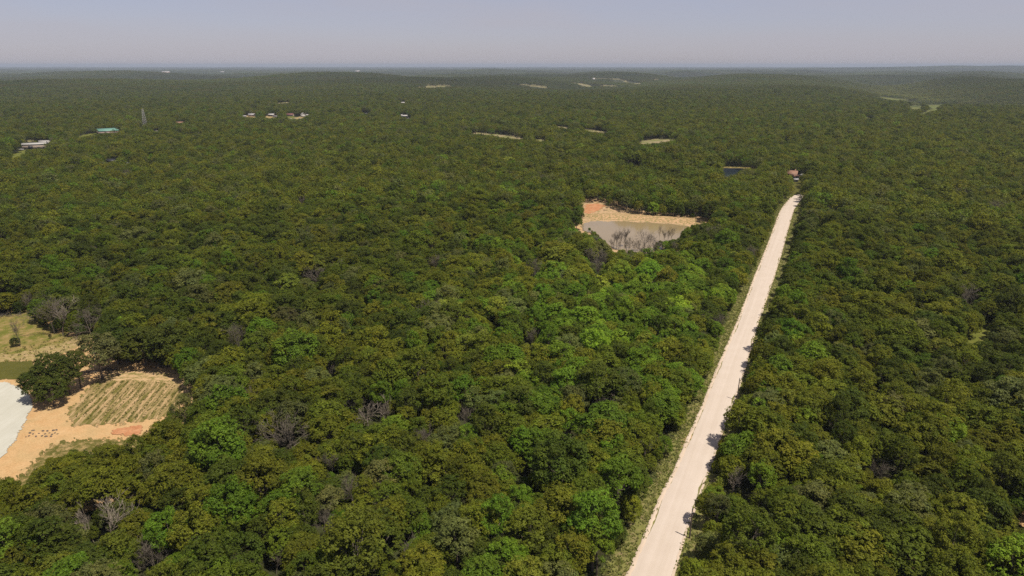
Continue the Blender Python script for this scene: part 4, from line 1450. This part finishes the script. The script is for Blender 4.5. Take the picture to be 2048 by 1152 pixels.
parts_ = []
r = np.random.default_rng(31)
keep = ~ownset
el = np.clip(r.normal(1, 0.1, n), 0.8, 1.25)
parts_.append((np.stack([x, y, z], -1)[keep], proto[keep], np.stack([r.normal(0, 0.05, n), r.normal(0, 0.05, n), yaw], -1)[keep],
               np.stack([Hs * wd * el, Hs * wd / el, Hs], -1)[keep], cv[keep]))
for y0, y1, size, base in ((2300, 7000, 63, I_P60), (7000, 30000, 205, I_P200)):
    xs, ys, zs, gx, gy = far_patches(r, y0, y1, size, base)
    m = len(xs)
    q = r.integers(0, 3, m)
    yw = r.integers(0, 4, m) * math.pi / 2
    # tilt with the slope: rotate about the patch's own yaw
    rot = np.zeros((m, 3))
    ca, sa = np.cos(yw), np.sin(yw)
    nx, ny = -gx, -gy
    lx, ly = nx * ca + ny * sa, -nx * sa + ny * ca
    rot[:, 0] = -ly
    rot[:, 1] = lx
    rot[:, 2] = yw
    st = np.sin(xs / 410 + 0.8 * np.sin(ys / 700)) * np.cos(ys / 560)
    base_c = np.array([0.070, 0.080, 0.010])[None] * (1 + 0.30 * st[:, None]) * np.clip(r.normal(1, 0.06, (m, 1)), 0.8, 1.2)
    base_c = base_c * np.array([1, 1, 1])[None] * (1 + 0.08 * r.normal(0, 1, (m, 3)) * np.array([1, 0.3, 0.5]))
    base_c = valley_tone(xs, ys, base_c)
    hs = 1 + 0.26 * np.sin(xs / 173 + 2 * np.sin(ys / 520)) * np.cos(ys / 310 + 1.5 * np.sin(xs / 400)) + r.normal(0, 0.07, m)
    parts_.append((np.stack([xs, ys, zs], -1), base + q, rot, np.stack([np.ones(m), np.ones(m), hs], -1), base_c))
PT = [np.concatenate([p[k] for p in parts_]) for k in range(5)]
print("woodland points", len(PT[0]), "individuals", len(own))

me = bpy.data.meshes.new("woodland")
m = len(PT[0])
me.vertices.add(m)
me.vertices.foreach_set('co', PT[0].astype(np.float32).ravel())
a = me.attributes.new('proto', 'INT', 'POINT')
a.data.foreach_set('value', PT[1].astype(np.int32))
for nm, k in (('rot', 2), ('scl', 3), ('leafcol', 4)):
    a = me.attributes.new(nm, 'FLOAT_VECTOR', 'POINT')
    a.data.foreach_set('vector', PT[k].astype(np.float32).ravel())
wood = link("woodland", me)
tag(wood, "dense green broadleaf woodland reaching from the nearer trees to the horizon", "woodland", None, 'stuff')
ng = bpy.data.node_groups.new("scatter_trees", 'GeometryNodeTree')
ng.interface.new_socket("Geometry", in_out='INPUT', socket_type='NodeSocketGeometry')
ng.interface.new_socket("Geometry", in_out='OUTPUT', socket_type='NodeSocketGeometry')
gi, go = ng.nodes.new('NodeGroupInput'), ng.nodes.new('NodeGroupOutput')
ip = ng.nodes.new('GeometryNodeInstanceOnPoints')
ci = ng.nodes.new('GeometryNodeCollectionInfo')
ci.inputs['Collection'].default_value = PROTO
ci.inputs['Separate Children'].default_value = True
ci.inputs['Reset Children'].default_value = True


def named(nm, dt):
    q = ng.nodes.new('GeometryNodeInputNamedAttribute')
    q.data_type = dt
    q.inputs['Name'].default_value = nm
    return next(s for s in q.outputs if s.enabled and s.name == 'Attribute')


ng.links.new(gi.outputs[0], ip.inputs['Points'])
ng.links.new(ci.outputs[0], ip.inputs['Instance'])
ip.inputs['Pick Instance'].default_value = True
ng.links.new(named('proto', 'INT'), ip.inputs['Instance Index'])
ng.links.new(named('rot', 'FLOAT_VECTOR'), ip.inputs['Rotation'])
ng.links.new(named('scl', 'FLOAT_VECTOR'), ip.inputs['Scale'])
ng.links.new(ip.outputs[0], go.inputs[0])
md = wood.modifiers.new("scatter", 'NODES')
md.node_group = ng

# ------------------------------------------------------------------ small things on the clearing
g = Geo()
r = np.random.default_rng(77)
rock_me = []
for k in range(3):
    g = Geo()
    a = np.linspace(0, 2 * math.pi, 7)[:-1]
    V = []
    for zf, rf in ((0, 1.0), (0.2, 0.85), (0.32, 0.4)):
        for t in a:
            q = rf * 0.42 * r.uniform(0.75, 1.2)
            V.append((q * math.cos(t) * 1.3, q * math.sin(t), zf))
    Q = [(i * 6 + j, i * 6 + (j + 1) % 6, (i + 1) * 6 + (j + 1) % 6, (i + 1) * 6 + j) for i in range(2) for j in range(6)]
    Q += [(12, 13, 14, 15), (12, 15, 16, 17)]
    g.add(V, Q)
    rock_me.append(g.mesh("stone", [M_POLE]))
for i, (x_, y_) in enumerate([(52, 874), (58, 872), (60, 866), (65, 861), (72, 873), (78, 867), (84, 872), (86, 862), (90, 868), (95, 862), (99, 866), (104, 869), (107, 861), (110, 866), (113, 860), (115, 868), (66, 868), (92, 873), (68, 861), (102, 873)]):
    o = link("stone", rock_me[i % 3], None, ground(x_, y_, z=0.05))
    o.rotation_euler = (0, 0, i * 1.3)
    s = 0.45 + 0.35 * ((i * 7) % 5) / 4
    o.scale = (s, s, s)
    tag(o, "small dark stone among the scattered stones on the orange dirt", "stone", "dark stones scattered on the orange dirt")

# brush piles cut along the clearing edge
for i, (x_, y_, sc, l) in enumerate([(192, 745, 1.0, "tangled pile of cut branches left of the lone grey-green oak"), (216, 741, 0.9, "tangled pile of cut branches right of the lone grey-green oak"),
                                     (262, 722, 1.0, "brush pile at the edge of the trees behind the seeded field"), (325, 733, 0.9, "brush pile under the trees at the right back corner of the seeded field"),
                                     (8, 632, 1.2, "dark brush pile at the far left edge of the bright grass")]):
    rr = np.random.default_rng(800 + i)
    g = Geo()
    for k in range(46):
        c = rr.normal(0, (1.6, 0.7, 0), 3)
        c[2] = abs(rr.normal(0, 0.35)) + 0.08
        d = rnd_unit(rr, 1)[0] * np.array([1.4, 1, 0.28]) * rr.uniform(0.6, 1.8)
        g.tube([c - d, c + d * 0.1 + rr.normal(0, 0.1, 3), c + d], [0.07, 0.05, 0.02], 3)
    o = link("brush_pile", g.mesh("brush_pile", [M_GREY]), None, ground(x_, y_))
    o.scale = (sc, sc, sc)
    tag(o, l, "brush pile")


# tufts of grass and weeds along the verges and on the field (nobody could count them)
def tufts(name, label, pts, size, cols, seed):
    r = np.random.default_rng(seed)
    n = len(pts)
    k = 4
    cen = np.repeat(pts, k, 0) + r.normal(0, size * 0.5, (n * k, 3)) * np.array([1, 1, 0.2]) + np.array([0, 0, size * 0.35])
    V = leaf_quads(r, cen, np.tile([0, -0.3, 0.8], (n * k, 1)), size, 0.5)
    c = np.array(cols)[r.integers(0, len(cols), n)] * r.uniform(0.75, 1.25, (n, 1))
    vv = np.repeat(np.repeat(c, k, 0), 4, 0)
    me = quads_mesh(name, V, LEAFQ(n * k), [M_LEAF], None, vv)
    o = link(name, me)
    o['leafcol'] = [1.0, 1.0, 1.0]
    tag(o, label, None, None, 'stuff')
    return o


def in_poly_points(poly, dens, seed, z=0.12):
    r = np.random.default_rng(seed)
    P = np.array([tuple(ground(*p))[:2] for p in poly])
    a, b = P.min(0), P.max(0)
    n = int((b[0] - a[0]) * (b[1] - a[1]) * dens)
    q = r.uniform(a, b, (n, 2))
    q = q[inside(q[:, 0], q[:, 1], P)]
    return np.column_stack([q, np.full(len(q), z)])


vp = in_poly_points([(x - 22 - (y - 380) * 0.05, y) for x, y in LEFT[1:]] + [(x - 1 - (y - 380) * 0.008, y) for x, y in LEFT[1:]][::-1], 2.6, 5)
vp2 = in_poly_points([(x + 1, y) for x, y in RIGHT[1:]] + [(x + 22, y) for x, y in RIGHT[1:]][::-1], 1.6, 6)
GC = [(0.13, 0.135, 0.032), (0.17, 0.165, 0.05), (0.11, 0.125, 0.025)]
tufts("roadside_weeds", "low weeds and grass growing along both edges of the gravel road", np.concatenate([vp, vp2]), 0.42, GC, 9)
rw = in_poly_points([(146, 838), (158, 806), (184, 774), (215, 762), (330, 766), (366, 778), (374, 795), (320, 832), (240, 846)], 5.0, 7)
th = math.radians(-8)
ph = (rw[:, 0] * math.cos(th) - rw[:, 1] * math.sin(th)) / 1.8
rw = rw[(np.sin(ph * 2 * math.pi + 0.5 * np.sin(rw[:, 1] / 5)) > 0.35) & (RNG.random(len(rw)) < 0.75)]
tufts("row_grass", "green tufts growing in diagonal rows on the seeded field", rw, 0.26, [(0.10, 0.10, 0.022), (0.13, 0.12, 0.03), (0.085, 0.085, 0.018)], 10)
sw = in_poly_points([(-60, 705), (60, 690), (120, 672), (186, 676), (180, 690), (60, 722), (-60, 730)], 1.0, 8)
sw = sw[RNG.random(len(sw)) < 0.35]
tufts("straw_grass", "sparse dull tufts over the straw covered strip", sw, 0.42, [(0.17, 0.15, 0.045), (0.13, 0.12, 0.03)], 12)
bw = in_poly_points([(1176, 434), (1240, 431), (1340, 437), (1400, 442), (1380, 449), (1240, 442), (1180, 441)], 0.3, 13, 1.4)
edge = in_poly_points([(-60, 600), (62, 620), (80, 650), (124, 664), (186, 668), (236, 722), (352, 728), (372, 755), (398, 775), (384, 805), (340, 828), (300, 858), (280, 884), (232, 898), (150, 902), (70, 940), (50, 975),
                       (70, 985), (140, 930), (250, 915), (310, 890), (350, 850), (410, 800), (420, 760), (390, 720), (250, 700), (200, 655), (90, 640), (60, 610), (-60, 590)], 0.9, 14)
tufts("clearing_edge_weeds", "weeds and low brush round the edge of the clearing", edge, 0.5, [(0.07, 0.08, 0.016), (0.10, 0.10, 0.025), (0.05, 0.065, 0.012)], 15)

# ------------------------------------------------------------------ air

hmax = float(hz(*np.meshgrid(np.linspace(-24000, 24000, 300), np.linspace(0, 32000, 300))).max())
g = Geo()
g.box(-36000, 36000, -36000, 36000, -140, max(hmax + 40, 118))
hm = bpy.data.materials.new("haze_air")
hm.use_nodes = True
t = hm.node_tree
for q in list(t.nodes):
    t.nodes.remove(q)
o_ = t.nodes.new("ShaderNodeOutputMaterial")
pv = t.nodes.new("ShaderNodeVolumePrincipled")
pv.inputs['Color'].default_value = (0.50, 0.57, 0.68, 1)
pv.inputs['Density'].default_value = 0.000062
pv.inputs['Anisotropy'].default_value = 0.0
t.links.new(pv.outputs[0], o_.inputs['Volume'])
haze = link("haze", g.mesh("haze", [hm]))
tag(haze, kind='stuff')
